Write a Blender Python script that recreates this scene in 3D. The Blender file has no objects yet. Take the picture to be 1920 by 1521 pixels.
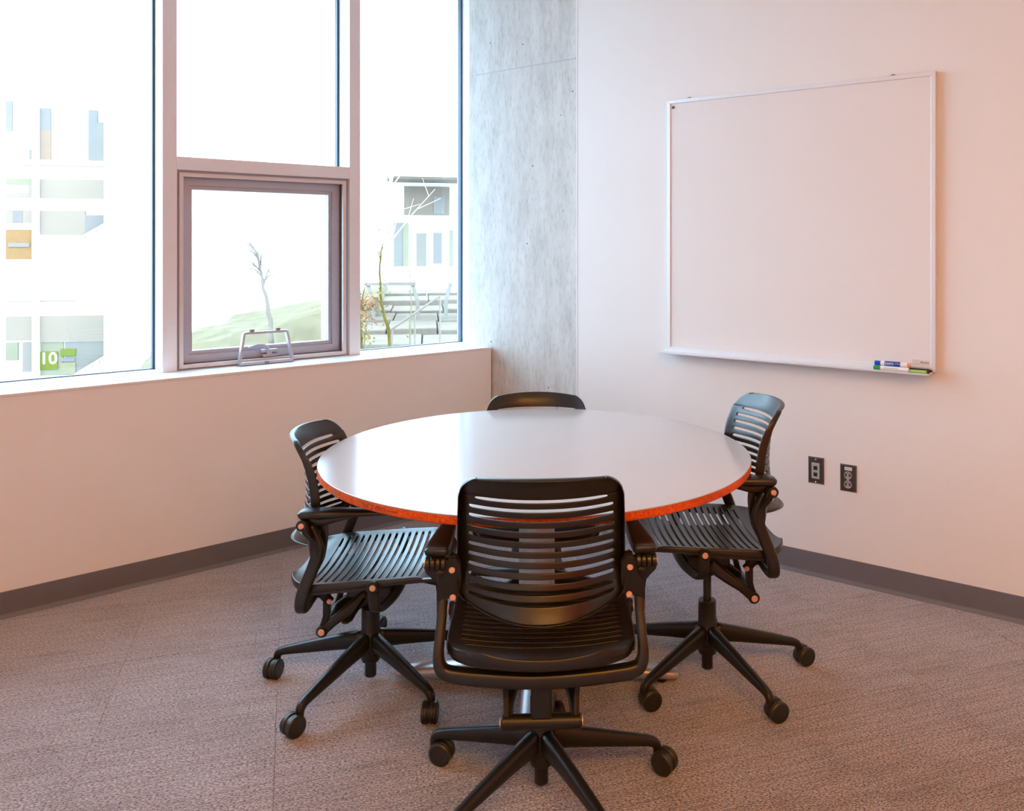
import bpy, bmesh, math, random
from math import sin, cos, pi, radians
from mathutils import Vector, Matrix

SC = bpy.context.scene
COL = SC.collection
random.seed(7)

# ------------------------------------------------------------------ camera
cam_d = bpy.data.cameras.new('camera')
cam = bpy.data.objects.new('camera', cam_d)
COL.objects.link(cam)
cam.location = (-3.5671, -3.0931, 1.4322)
cam.rotation_euler = (radians(90), 0, -0.9596)
cam_d.sensor_width = 36.0
cam_d.lens = 36.0 * 1578.84 / 1920.0
cam_d.shift_x = -124.11 / 1920.0
cam_d.shift_y = -302.52 / 1920.0
cam_d.clip_start = 0.05
cam_d.clip_end = 300
SC.camera = cam

# ------------------------------------------------------------------ world, lamps, exposure
world = bpy.data.worlds.new('overcast_sky')
SC.world = world
world.use_nodes = True
wt = world.node_tree
bg = wt.nodes['Background']
SKY = 11.4
# even bright overcast sky
bg.inputs['Color'].default_value = (0.605, 0.905, 1.175, 1)
bg.inputs['Strength'].default_value = SKY
WARM = (0.84, 0.38, 0.05)
LAMPS = [(-3.3, -4.35, 46), (-4.2, -4.0, 42), (-4.3, -2.7, 20)]
for (lx, ly, lp) in LAMPS:
    ld = bpy.data.lights.new('ceiling_lamp', 'AREA')
    ld.shape = 'DISK'
    ld.size = 0.5
    ld.energy = lp
    ld.color = WARM
    lo = bpy.data.objects.new('ceiling_lamp', ld)
    lo.location = (lx, ly, 3.06)
    COL.objects.link(lo)
SC.view_settings.view_transform = 'Standard'
SC.view_settings.look = 'None'
SC.view_settings.gamma = 1
SC.view_settings.use_curve_mapping = False
SC.view_settings.exposure = 0.0
cy = SC.cycles
cy.max_bounces = 10
cy.diffuse_bounces = 6
cy.glossy_bounces = 4
cy.transparent_max_bounces = 16
cy.sample_clamp_indirect = 8
cy.use_denoising = True
cy.caustics_reflective = False
cy.caustics_refractive = False


# ------------------------------------------------------------------ materials
def _mat(name):
    m = bpy.data.materials.new(name)
    m.use_nodes = True
    nt = m.node_tree
    return m, nt, nt.nodes['Principled BSDF']


def N(nt, typ, **kw):
    n = nt.nodes.new(typ)
    for k, v in kw.items():
        if k in n.inputs:
            n.inputs[k].default_value = v
        else:
            setattr(n, k, v)
    return n


def mat(name, col, rough=0.5, metal=0.0, spec=0.5, var=0.06, nscale=40.0, bump=0.0, bscale=300.0, bdist=0.001, coat=0.0, stretch=None):
    m, nt, p = _mat(name)
    L = nt.links.new
    tc = N(nt, 'ShaderNodeTexCoord')
    src = tc.outputs['Object']
    if stretch:
        mp = N(nt, 'ShaderNodeMapping')
        mp.inputs['Scale'].default_value = stretch
        L(src, mp.inputs['Vector'])
        src = mp.outputs['Vector']
    nz = N(nt, 'ShaderNodeTexNoise', Scale=nscale, Detail=4.0)
    L(src, nz.inputs['Vector'])
    mx = N(nt, 'ShaderNodeMix', data_type='RGBA')
    a = [c * (1 - var) for c in col]
    b = [min(1, c * (1 + var)) for c in col]
    mx.inputs['A'].default_value = (*a, 1)
    mx.inputs['B'].default_value = (*b, 1)
    L(nz.outputs['Fac'], mx.inputs['Factor'])
    L(mx.outputs['Result'], p.inputs['Base Color'])
    p.inputs['Roughness'].default_value = rough
    p.inputs['Metallic'].default_value = metal
    p.inputs['Specular IOR Level'].default_value = spec
    p.inputs['Coat Weight'].default_value = coat
    if bump > 0:
        n2 = N(nt, 'ShaderNodeTexNoise', Scale=bscale, Detail=2.0)
        L(src, n2.inputs['Vector'])
        bp = N(nt, 'ShaderNodeBump', Strength=bump, Distance=bdist)
        L(n2.outputs['Fac'], bp.inputs['Height'])
        L(bp.outputs['Normal'], p.inputs['Normal'])
    return m


M = {}
M['paint'] = mat('wall_paint', (0.85, 0.835, 0.82), 0.62, spec=0.3, var=0.01, nscale=3, bump=0.25, bscale=220, bdist=0.0008)
M['bounce_orange'] = mat('bounce_orange', (0.82, 0.15, 0.04), 0.6, spec=0.3, var=0.02, nscale=3)
M['ceiling'] = mat('ceiling_paint', (0.80, 0.79, 0.77), 0.8, var=0.01)
M['sill'] = mat('sill_paint', (0.80, 0.785, 0.765), 0.35, var=0.01, nscale=5)
M['frame_white'] = mat('frame_white', (0.77, 0.77, 0.82), 0.42, var=0.015, nscale=8)
M['frame_grey'] = mat('frame_grey_aluminium', (0.46, 0.47, 0.54), 0.40, metal=0.25, var=0.03, nscale=30)
M['lip'] = mat('screen_frame_tan', (0.68, 0.63, 0.62), 0.45, var=0.02)
M['wicket'] = mat('wicket_aluminium', (0.50, 0.50, 0.56), 0.35, metal=0.4, var=0.03)
M['bronze_clip'] = mat('clip_bronze', (0.28, 0.23, 0.19), 0.4, metal=0.5)
M['gasket'] = mat('gasket_blue_black', (0.035, 0.06, 0.09), 0.5)
M['base'] = mat('rubber_base', (0.165, 0.152, 0.165), 0.42, var=0.05, nscale=25, bump=0.1, bscale=90)
M['silver'] = mat('board_aluminium', (0.84, 0.84, 0.86), 0.38, metal=0.35, var=0.02, nscale=60)
M['black'] = mat('black_plastic', (0.010, 0.009, 0.0095), 0.31, spec=0.62, var=0.12, nscale=300, bump=0.18, bscale=1400, bdist=0.0003)
M['blackmetal'] = mat('black_metal', (0.011, 0.0105, 0.012), 0.35, spec=0.42, var=0.1, nscale=200, bump=0.08, bscale=900, bdist=0.0003)
M['chrome'] = mat('gas_rod_dark', (0.05, 0.05, 0.052), 0.22, metal=0.6)
M['wheel'] = mat('caster_plastic', (0.018, 0.017, 0.018), 0.40, spec=0.5, var=0.1, nscale=150)
M['copper'] = mat('screw_copper', (0.86, 0.50, 0.34), 0.35, metal=0.35, var=0.05, nscale=200)
M['socket_dark'] = mat('screw_socket', (0.16, 0.08, 0.05), 0.5)
M['laminate'] = mat('grey_laminate', (0.555, 0.485, 0.465), 0.17, spec=0.62, var=0.035, nscale=900, bump=0.02, bscale=1500, bdist=0.0002)
M['steel_base'] = mat('table_base_silver', (0.52, 0.52, 0.55), 0.38, metal=0.55, var=0.03)
M['plate'] = mat('dark_steel_plate', (0.13, 0.115, 0.115), 0.30, metal=0.7, var=0.15, nscale=60, stretch=(40, 40, 1))
M['grey_plastic'] = mat('grey_plastic', (0.46, 0.44, 0.43), 0.45)
M['jack'] = mat('jack_black_green', (0.006, 0.02, 0.018), 0.3)
M['label_white'] = mat('label_white', (0.80, 0.78, 0.76), 0.5)
M['print'] = mat('print_dark', (0.10, 0.085, 0.085), 0.6)
M['print_grey'] = mat('print_grey', (0.42, 0.37, 0.37), 0.6)
M['marker_white'] = mat('marker_white', (0.85, 0.84, 0.84), 0.3, var=0.02)
M['marker_blue'] = mat('marker_blue', (0.006, 0.055, 0.62), 0.3)
M['marker_label'] = mat('marker_label_blue', (0.012, 0.08, 0.40), 0.35)
M['marker_green'] = mat('marker_green', (0.03, 0.33, 0.10), 0.3)
M['marker_lime'] = mat('marker_lime', (0.38, 0.62, 0.12), 0.35)
M['marker_black'] = mat('marker_black', (0.012, 0.012, 0.016), 0.3)
M['marker_peach'] = mat('marker_peach', (0.80, 0.36, 0.22), 0.4)
M['ext_white'] = mat('cladding_white', (0.78, 0.79, 0.80), 0.6, var=0.01)
M['ext_pale'] = mat('glazing_pale', (0.215, 0.157, 0.118), 0.6, spec=0.02, var=0.05, nscale=1)
M['ext_blue'] = mat('glazing_blue', (0.160, 0.134, 0.120), 0.5, spec=0.02, var=0.1, nscale=1.3)
M['ext_grey'] = mat('glazing_grey', (0.173, 0.141, 0.116), 0.5, spec=0.02, var=0.12, nscale=1.3)
M['ext_tan'] = mat('glazing_tan', (0.215, 0.136, 0.097), 0.5, spec=0.02, var=0.1, nscale=2)
M['ext_green'] = mat('glazing_green', (0.180, 0.155, 0.101), 0.5, spec=0.02, var=0.08, nscale=2)
M['ext_wood'] = mat('cladding_wood', (0.210, 0.111, 0.049), 0.6, spec=0.02, var=0.2, nscale=6)
M['ext_sign'] = mat('poster_green', (0.107, 0.121, 0.022), 0.5, spec=0.02, var=0.1, nscale=4)
M['ext_lime'] = mat('poster_pale_lime', (0.199, 0.156, 0.092), 0.5, spec=0.02, var=0.1, nscale=4)
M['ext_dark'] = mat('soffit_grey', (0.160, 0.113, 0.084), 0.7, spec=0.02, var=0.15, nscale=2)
M['stone'] = mat('pale_stone', (0.148, 0.107, 0.080), 0.8, spec=0.02, var=0.3, nscale=5, bump=0.5, bscale=20, bdist=0.02)
M['paving'] = mat('paving', (0.30, 0.29, 0.28), 0.8, var=0.15, nscale=2)
M['hill'] = mat('hill_grass', (0.134, 0.102, 0.062), 0.9, spec=0.02, var=0.45, nscale=3.2)
M['moss'] = mat('mossy_bark', (0.082, 0.055, 0.011), 0.9, spec=0.02, var=0.6, nscale=25)
M['palebark'] = mat('pale_bark', (0.140, 0.116, 0.068), 0.9, spec=0.02, var=0.3, nscale=25)
M['leaf'] = mat('leaf_yellow_green', (0.145, 0.116, 0.032), 0.8, spec=0.02, var=0.4, nscale=9)
M['rust'] = mat('leaf_rust', (0.206, 0.096, 0.046), 0.8, spec=0.02, var=0.5, nscale=9)
M['rail'] = mat('rail_steel', (0.175, 0.131, 0.103), 0.4, spec=0.02, metal=0.2)


def mat_concrete():
    m, nt, p = _mat('cast_concrete')
    L = nt.links.new
    tc = N(nt, 'ShaderNodeTexCoord')
    mp = N(nt, 'ShaderNodeMapping')
    mp.inputs['Scale'].default_value = (1, 3.0, 0.8)
    L(tc.outputs['Object'], mp.inputs['Vector'])
    n1 = N(nt, 'ShaderNodeTexNoise', Scale=4.0, Detail=8.0, Roughness=0.62)
    n2 = N(nt, 'ShaderNodeTexNoise', Scale=26.0, Detail=6.0, Roughness=0.7)
    n3 = N(nt, 'ShaderNodeTexVoronoi', Scale=9.0)
    L(mp.outputs['Vector'], n1.inputs['Vector'])
    L(mp.outputs['Vector'], n2.inputs['Vector'])
    L(tc.outputs['Object'], n3.inputs['Vector'])
    r1 = N(nt, 'ShaderNodeValToRGB')
    r1.color_ramp.elements[0].position = 0.32
    r1.color_ramp.elements[0].color = (0.56, 0.555, 0.53, 1)
    r1.color_ramp.elements[1].position = 0.66
    r1.color_ramp.elements[1].color = (0.71, 0.70, 0.675, 1)
    L(n1.outputs['Fac'], r1.inputs['Fac'])
    r2 = N(nt, 'ShaderNodeValToRGB')
    r2.color_ramp.elements[0].position = 0.28
    r2.color_ramp.elements[0].color = (0.62, 0.61, 0.59, 1)
    r2.color_ramp.elements[1].position = 0.5
    r2.color_ramp.elements[1].color = (1, 1, 1, 1)
    L(n2.outputs['Fac'], r2.inputs['Fac'])
    mx = N(nt, 'ShaderNodeMix', data_type='RGBA', blend_type='MULTIPLY')
    mx.inputs['Factor'].default_value = 0.65
    L(r1.outputs['Color'], mx.inputs['A'])
    L(r2.outputs['Color'], mx.inputs['B'])
    # pinholes
    r3 = N(nt, 'ShaderNodeValToRGB')
    r3.color_ramp.elements[0].position = 0.030
    r3.color_ramp.elements[0].color = (0.10, 0.10, 0.10, 1)
    r3.color_ramp.elements[1].position = 0.042
    r3.color_ramp.elements[1].color = (1, 1, 1, 1)
    L(n3.outputs['Distance'], r3.inputs['Fac'])
    m2 = N(nt, 'ShaderNodeMix', data_type='RGBA', blend_type='MULTIPLY')
    m2.inputs['Factor'].default_value = 1.0
    L(mx.outputs['Result'], m2.inputs['A'])
    L(r3.outputs['Color'], m2.inputs['B'])
    L(m2.outputs['Result'], p.inputs['Base Color'])
    p.inputs['Roughness'].default_value = 0.7
    p.inputs['Specular IOR Level'].default_value = 0.3
    b = N(nt, 'ShaderNodeBump', Strength=0.35, Distance=0.003)
    L(n2.outputs['Fac'], b.inputs['Height'])
    L(b.outputs['Normal'], p.inputs['Normal'])
    return m


TILE_ANG = radians(-36.3)


def mat_carpet(k):
    m, nt, p = _mat('carpet_loop_pile')
    L = nt.links.new
    tc = N(nt, 'ShaderNodeTexCoord')
    src = tc.outputs['Object']
    # rows of loops run along local x
    mp = N(nt, 'ShaderNodeMapping')
    mp.inputs['Scale'].default_value = (130, 260, 60)
    mp.inputs['Location'].default_value = (k * 3.7, k * 1.9, 0)
    L(src, mp.inputs['Vector'])
    loops = N(nt, 'ShaderNodeTexNoise', Scale=1.0, Detail=2.0, Roughness=0.6)
    L(mp.outputs['Vector'], loops.inputs['Vector'])
    mp2 = N(nt, 'ShaderNodeMapping')
    mp2.inputs['Scale'].default_value = (3.2, 75, 5)
    mp2.inputs['Location'].default_value = (k * 1.3, k * 2.1, 0)
    L(src, mp2.inputs['Vector'])
    rows = N(nt, 'ShaderNodeTexNoise', Scale=1.0, Detail=3.0, Roughness=0.65)
    L(mp2.outputs['Vector'], rows.inputs['Vector'])
    big = N(nt, 'ShaderNodeTexNoise', Scale=3.0, Detail=4.0, Roughness=0.6)
    L(src, big.inputs['Vector'])
    r = N(nt, 'ShaderNodeValToRGB')
    e = r.color_ramp.elements
    e[0].position = 0.38
    e[0].color = (0.066, 0.053, 0.058, 1)
    e[1].position = 0.62
    e[1].color = (0.52, 0.445, 0.49, 1)
    L(loops.outputs['Fac'], r.inputs['Fac'])
    r2 = N(nt, 'ShaderNodeValToRGB')
    r2.color_ramp.elements[0].position = 0.34
    r2.color_ramp.elements[0].color = (0.50, 0.475, 0.48, 1)
    r2.color_ramp.elements[1].position = 0.54
    r2.color_ramp.elements[1].color = (1, 1, 1, 1)
    L(rows.outputs['Fac'], r2.inputs['Fac'])
    mx = N(nt, 'ShaderNodeMix', data_type='RGBA', blend_type='MULTIPLY')
    mx.inputs['Factor'].default_value = 0.8
    L(r.outputs['Color'], mx.inputs['A'])
    L(r2.outputs['Color'], mx.inputs['B'])
    r4 = N(nt, 'ShaderNodeValToRGB')
    r4.color_ramp.elements[0].position = 0.30
    r4.color_ramp.elements[0].color = (0.70, 0.69, 0.70, 1)
    r4.color_ramp.elements[1].position = 0.5
    r4.color_ramp.elements[1].color = (1, 1, 1, 1)
    L(big.outputs['Fac'], r4.inputs['Fac'])
    m3 = N(nt, 'ShaderNodeMix', data_type='RGBA', blend_type='MULTIPLY')
    m3.inputs['Factor'].default_value = 1.0
    L(mx.outputs['Result'], m3.inputs['A'])
    L(r4.outputs['Color'], m3.inputs['B'])
    L(m3.outputs['Result'], p.inputs['Base Color'])
    p.inputs['Roughness'].default_value = 0.95
    p.inputs['Specular IOR Level'].default_value = 0.15
    p.inputs['Sheen Weight'].default_value = 1.0
    p.inputs['Sheen Roughness'].default_value = 0.35
    b = N(nt, 'ShaderNodeBump', Strength=0.9, Distance=0.004)
    L(loops.outputs['Fac'], b.inputs['Height'])
    L(b.outputs['Normal'], p.inputs['Normal'])
    return m


def mat_edge():
    m, nt, p = _mat('wood_edge')
    L = nt.links.new
    tc = N(nt, 'ShaderNodeTexCoord')
    n = N(nt, 'ShaderNodeTexNoise', Scale=150.0, Detail=4.0, Roughness=0.7)
    L(tc.outputs['Object'], n.inputs['Vector'])
    n2 = N(nt, 'ShaderNodeTexNoise', Scale=9.0, Detail=3.0)
    L(tc.outputs['Object'], n2.inputs['Vector'])
    r = N(nt, 'ShaderNodeValToRGB')
    r.color_ramp.elements[0].position = 0.34
    r.color_ramp.elements[0].color = (0.52, 0.070, 0.008, 1)
    r.color_ramp.elements[1].position = 0.62
    r.color_ramp.elements[1].color = (0.92, 0.145, 0.020, 1)
    L(n.outputs['Fac'], r.inputs['Fac'])
    r2 = N(nt, 'ShaderNodeValToRGB')
    r2.color_ramp.elements[0].position = 0.35
    r2.color_ramp.elements[0].color = (0.8, 0.8, 0.8, 1)
    r2.color_ramp.elements[1].position = 0.6
    L(n2.outputs['Fac'], r2.inputs['Fac'])
    mx = N(nt, 'ShaderNodeMix', data_type='RGBA', blend_type='MULTIPLY')
    mx.inputs['Factor'].default_value = 1.0
    L(r.outputs['Color'], mx.inputs['A'])
    L(r2.outputs['Color'], mx.inputs['B'])
    L(mx.outputs['Result'], p.inputs['Base Color'])
    p.inputs['Roughness'].default_value = 0.55
    p.inputs['Specular IOR Level'].default_value = 0.2
    return m


def mat_glass():
    m, nt, p = _mat('window_glass')
    nt.nodes.remove(p)
    L = nt.links.new
    out = nt.nodes['Material Output']
    tr = N(nt, 'ShaderNodeBsdfTransparent')
    tr.inputs['Color'].default_value = (0.955, 0.975, 0.97, 1)
    gl = N(nt, 'ShaderNodeBsdfGlossy', Roughness=0.0)
    fr = N(nt, 'ShaderNodeFresnel', IOR=1.45)
    geo = N(nt, 'ShaderNodeNewGeometry')
    ior = N(nt, 'ShaderNodeMix', data_type='FLOAT')       # same reflectance from both faces of the thin pane
    ior.inputs[2].default_value = 1.45
    ior.inputs[3].default_value = 1 / 1.45
    L(geo.outputs['Backfacing'], ior.inputs[0])
    L(ior.outputs[0], fr.inputs['IOR'])
    mx = N(nt, 'ShaderNodeMixShader')
    L(fr.outputs['Fac'], mx.inputs['Fac'])
    L(tr.outputs['BSDF'], mx.inputs[1])
    L(gl.outputs['BSDF'], mx.inputs[2])
    L(mx.outputs['Shader'], out.inputs['Surface'])
    return m


M['concrete'] = mat_concrete()
M['edge'] = mat_edge()
M['glass'] = mat_glass()
M['board'] = mat('whiteboard_enamel', (0.83, 0.80, 0.785), 0.28, spec=0.4, var=0.008, nscale=2)
CARPETS = [mat_carpet(k) for k in range(3)]


# ------------------------------------------------------------------ mesh helpers
def obj(name, bm, m, parent=None, smooth=False, loc=None, rotz=None, weld=False):
    if weld:
        bmesh.ops.remove_doubles(bm, verts=bm.verts, dist=1e-6)
    bmesh.ops.recalc_face_normals(bm, faces=bm.faces)
    me = bpy.data.meshes.new(name)
    bm.to_mesh(me)
    bm.free()
    me.materials.append(m)
    if smooth:
        me.shade_smooth()
    o = bpy.data.objects.new(name, me)
    COL.objects.link(o)
    if parent:
        o.parent = parent
    if loc is not None:
        o.location = loc
    if rotz is not None:
        o.rotation_euler = (0, 0, rotz)
    return o


def smooth_angle(o, deg=40):
    me = o.data
    me.shade_smooth()
    try:
        me.set_sharp_from_angle(angle=radians(deg))
    except Exception:
        pass
    return o


def empty(name, loc=(0, 0, 0), rotz=0.0):
    o = bpy.data.objects.new(name, None)
    o.empty_display_size = 0.1
    COL.objects.link(o)
    o.location = loc
    o.rotation_euler = (0, 0, rotz)
    return o


def tag(o, label=None, cat=None, group=None, kind=None):
    if label:
        o['label'] = label
    if cat:
        o['category'] = cat
    if group:
        o['group'] = group
    if kind:
        o['kind'] = kind
    return o


def box(bm, x0, x1, y0, y1, z0, z1, mtx=None, bev=0.0):
    r = bmesh.ops.create_cube(bm, size=1.0)
    vs = r['verts']
    for v in vs:
        v.co = Vector(((x0 + x1) / 2 + v.co.x * (x1 - x0), (y0 + y1) / 2 + v.co.y * (y1 - y0), (z0 + z1) / 2 + v.co.z * (z1 - z0)))
    if bev > 0:
        es = list({e for v in vs for e in v.link_edges})
        rr = bmesh.ops.bevel(bm, geom=es, offset=bev, segments=2, affect='EDGES', profile=0.5)
        vs = list({v for v in rr['verts']} | {v for v in vs if v.is_valid})
    if mtx is not None:
        bmesh.ops.transform(bm, matrix=mtx, verts=[v for v in vs if v.is_valid])
    return bm


def B(*a, **k):
    return box(bmesh.new(), *a, **k)


def prism(bm, pts, axis, a0, a1):
    """extrude a 2D polygon along axis (x, y or z) between a0 and a1"""
    def P(p, a):
        if axis == 'x':
            return (a, p[0], p[1])
        if axis == 'y':
            return (p[0], a, p[1])
        return (p[0], p[1], a)
    v0 = [bm.verts.new(P(p, a0)) for p in pts]
    v1 = [bm.verts.new(P(p, a1)) for p in pts]
    n = len(pts)
    bm.faces.new(v0)
    bm.faces.new(list(reversed(v1)))
    for i in range(n):
        bm.faces.new((v0[i], v0[(i + 1) % n], v1[(i + 1) % n], v1[i]))
    return bm


def lathe(bm, prof, seg=28, mtx=None):
    """prof: list of (r, z) bottom to top, closed at r=0 ends if r>0"""
    rings = []
    allv = []
    for r, z in prof:
        ring = [bm.verts.new((r * cos(2 * pi * i / seg), r * sin(2 * pi * i / seg), z)) for i in range(seg)]
        rings.append(ring)
        allv += ring
    for a, b in zip(rings, rings[1:]):
        for i in range(seg):
            bm.faces.new((a[i], a[(i + 1) % seg], b[(i + 1) % seg], b[i]))
    bm.faces.new(list(reversed(rings[0])))
    bm.faces.new(rings[-1])
    if mtx is not None:
        bmesh.ops.transform(bm, matrix=mtx, verts=allv)
    return bm


def cyl(bm, p0, p1, r, seg=16, bev=0.0):
    p0, p1 = Vector(p0), Vector(p1)
    d = p1 - p0
    q = d.to_track_quat('Z', 'Y').to_matrix().to_4x4()
    L = d.length
    prof = [(r, 0), (r, L)] if bev <= 0 else [(r - bev, 0), (r, bev), (r, L - bev), (r - bev, L)]
    return lathe(bm, prof, seg, Matrix.Translation(p0) @ q)


def spline(pts, n=6):
    """Catmull-Rom through points (tuples of any length)"""
    P = [Vector(p) for p in pts]
    out = []
    for i in range(len(P) - 1):
        a = P[i - 1] if i > 0 else P[i] * 2 - P[i + 1]
        b, c = P[i], P[i + 1]
        d = P[i + 2] if i + 2 < len(P) else c * 2 - b
        for k in range(n):
            t = k / n
            out.append(0.5 * ((2 * b) + (c - a) * t + (2 * a - 5 * b + 4 * c - d) * t * t + (3 * b - a - 3 * c + d) * t ** 3))
    out.append(P[-1])
    return out


def sweep(bm, path, w, h, side=(1, 0, 0), nseg=12, power=4.0, cap=True):
    """sweep a superellipse section (w along side, h across) along path; w, h scalars or lists"""
    P = [Vector(p[:3]) for p in path]
    n = len(P)
    W = w if isinstance(w, (list, tuple)) else [w] * n
    H = h if isinstance(h, (list, tuple)) else [h] * n
    rings = []
    S0 = Vector(side)
    for i in range(n):
        t = (P[min(i + 1, n - 1)] - P[max(i - 1, 0)]).normalized()
        s = S0 - t * S0.dot(t)
        if s.length < 1e-4:
            s = Vector((0, 1, 0)) - t * t.y
        s.normalize()
        u = t.cross(s)
        S0 = s if side == 'free' else Vector(side)
        ring = []
        for k in range(nseg):
            a = 2 * pi * (k + 0.5) / nseg
            ca, sa = cos(a), sin(a)
            e = 2.0 / power
            x = math.copysign(abs(ca) ** e, ca) * W[i] / 2
            y = math.copysign(abs(sa) ** e, sa) * H[i] / 2
            ring.append(bm.verts.new(P[i] + s * x + u * y))
        rings.append(ring)
    for a, b in zip(rings, rings[1:]):
        for k in range(nseg):
            bm.faces.new((a[k], a[(k + 1) % nseg], b[(k + 1) % nseg], b[k]))
    if cap:
        bm.faces.new(list(reversed(rings[0])))
        bm.faces.new(rings[-1])
    return bm


def mirror_path(half):
    """half: from x>0 end to x=0; returns full path to -x"""
    return list(half) + [(-p[0], *p[1:]) for p in reversed(half[:-1])]


def lerp_list(xs, n):
    out = []
    m = len(xs) - 1
    for i in range(n):
        t = i / (n - 1) * m
        k = min(int(t), m - 1)
        out.append(xs[k] + (xs[k + 1] - xs[k]) * (t - k))
    return out


def text_mesh(name, body, size, m, parent, mtx, extrude=0.0002, align='CENTER', xs=1.0):
    cu = bpy.data.curves.new(name, 'FONT')
    cu.body = body
    cu.size = size
    cu.extrude = extrude
    cu.align_x = align
    cu.align_y = 'CENTER'
    cu.offset = size * 0.012
    t = bpy.data.objects.new(name + '_tmp', cu)
    COL.objects.link(t)
    dg = bpy.context.evaluated_depsgraph_get()
    me = bpy.data.meshes.new_from_object(t.evaluated_get(dg))
    bpy.data.objects.remove(t)
    bpy.data.curves.remove(cu)
    me.materials.clear()
    me.materials.append(m)
    me.transform(mtx @ Matrix.Diagonal((xs, 1, 1, 1)))
    me.name = name
    o = bpy.data.objects.new(name, me)
    COL.objects.link(o)
    o.parent = parent
    return o


# ------------------------------------------------------------------ room frame of the window wall
A_W = 0.2494
# local frame: x runs to the left along the wall, y outward, z up  (left-handed -> use x to the right = -s)
ROT_W = -A_W          # object rotation so that local +x points right (towards the corner), local +y points outward


def S(s):
    return -s          # wall distance s (left of the corner) -> local x


WALL_L = 5.0
room = []

# floor slab and carpet tiles
floor = obj('floor', B(-5.0, 0.0, -4.85, 1.25, -0.12, -0.012), mat('slab', (0.1, 0.09, 0.085), 0.9))
tag(floor, kind='structure')
T = 0.5
ct, st_ = cos(TILE_ANG), sin(TILE_ANG)
tile_me = []
for k in range(3):
    bmt = B(0.0005, T - 0.0005, 0.0005, T - 0.0005, -0.011, 0.0, bev=0.0006)
    me = bpy.data.meshes.new('carpet_tile')
    bm = bmt
    bmesh.ops.recalc_face_normals(bm, faces=bm.faces)
    bm.to_mesh(me)
    bm.free()
    me.materials.append(CARPETS[k])
    tile_me.append(me)
nW = Vector((sin(A_W), cos(A_W)))


def inside(p):
    return p.x < 0.05 and p.y > -4.9 and p.x > -5.05 and p.dot(nW) < 0.1


def clip_tile(i, j):
    cs = []
    for (a, b) in ((0, 0), (1, 0), (1, 1), (0, 1)):
        e = -1.593 + (i + a) * T
        f = 1.868 * -1 + (j + b) * T
        cs.append(Vector((e * ct - f * st_, e * st_ + f * ct)))
    return cs


for i in range(-12, 12):
    for j in range(-12, 12):
        cs = clip_tile(i, j)
        ins = [inside(c) for c in cs]
        if not any(ins):
            continue
        # keep to the part of the floor that the camera side can show
        k = random.randrange(3)
        o = bpy.data.objects.new('carpet_tile', tile_me[k])
        COL.objects.link(o)
        o.parent = floor
        o.location = (cs[0].x, cs[0].y, random.uniform(-0.0004, 0.0))
        o.rotation_euler = (0, 0, TILE_ANG)

# window wall below the sill, sill and frames (local frame of the wall)
CEIL = 3.1
w = obj('wall_window', B(S(WALL_L), S(0), 0.0, 0.34, -0.12, 0.8455), M['paint'], rotz=ROT_W)
tag(w, kind='structure')
sill = obj('trim_1', B(S(WALL_L), S(0), -0.004, 0.335, 0.846, 0.858, bev=0.002), M['sill'], rotz=ROT_W)
tag(sill, 'white painted window sill ledge under the windows', kind='structure')
lw = obj('wall_window_head', B(S(WALL_L), S(0), 0.0, 0.36, 2.98, CEIL + 0.1), M['paint'], rotz=ROT_W)
tag(lw, kind='structure')

NF, NG, NB = 0.18, 0.315, 0.36      # face, glass and back depth of the frames


def member(name, s0, s1, z0, z1, n0=NF, n1=NB, m='frame_white', bev=0.002):
    o = obj(name, B(S(s1), S(s0), n0, n1, z0, z1, bev=bev), M[m], rotz=ROT_W)
    return tag(o, kind='structure')


tag(member('trim_2', 1.589, 1.65, 0.858, 2.98), 'wide window mullion between the left window and the casement')
tag(member('trim_3', 0.697, 0.757, 0.858, 2.98), 'slim window mullion left of the right window')
tag(member('trim_4', -0.09, -0.008, 0.80, 2.98), 'white window jamb against the concrete column')
member('trim_5', 3.30, 3.36, 0.858, 2.98)
tag(member('trim_7', 0.757, 1.589, 1.769, 1.829), 'horizontal transom bar above the casement window')
tag(member('trim_8', -0.008, 5.0, 0.8585, 0.8600, NF + 0.002, NB, bev=0), 'white bottom rail of the window frame')


def window(name, s0, s1, z0, z1, label):
    r = empty(name, (0, 0, 0), ROT_W)
    tag(r, label, kind='structure')
    obj('pane', B(S(s1), S(s0), NG, NG + 0.006, z0, z1), M['glass'], r)
    g = 0.006
    bm = bmesh.new()
    d = 0.0105
    box(bm, S(s0) - d, S(s0), NG - 0.01, NG + 0.02, z0, z1)
    box(bm, S(s1), S(s1) + g, NG - 0.003, NG + 0.012, z0, z1)
    box(bm, S(s1), S(s0), NG - 0.004, NG + 0.012, z0, z0 + 0.004)
    box(bm, S(s1), S(s0), NG - 0.003, NG + 0.012, z1 - g, z1)
    obj('gasket', bm, M['gasket'], r)
    return r


window('window_1', 1.65, 3.30, 0.860, 2.98, 'large fixed window at the far left of the wall')
window('window_2', 0.757, 1.589, 1.829, 2.98, 'fixed upper window above the casement')
window('window_4', -0.008, 0.697, 0.860, 2.98, 'tall fixed window beside the concrete column')
w5 = obj('wall_daylight_block', B(S(WALL_L), S(3.36), 0.0, 0.36, 0.80, CEIL + 0.1), M['paint'], rotz=ROT_W)  # unseen bay closed with wall, added to hold daylight off the near floor
tag(w5, kind='structure')

# casement window with nested frames
cw = empty('window_3', (0, 0, 0), ROT_W)
tag(cw, 'grey framed awning window under the transom bar', kind='structure')


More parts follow.
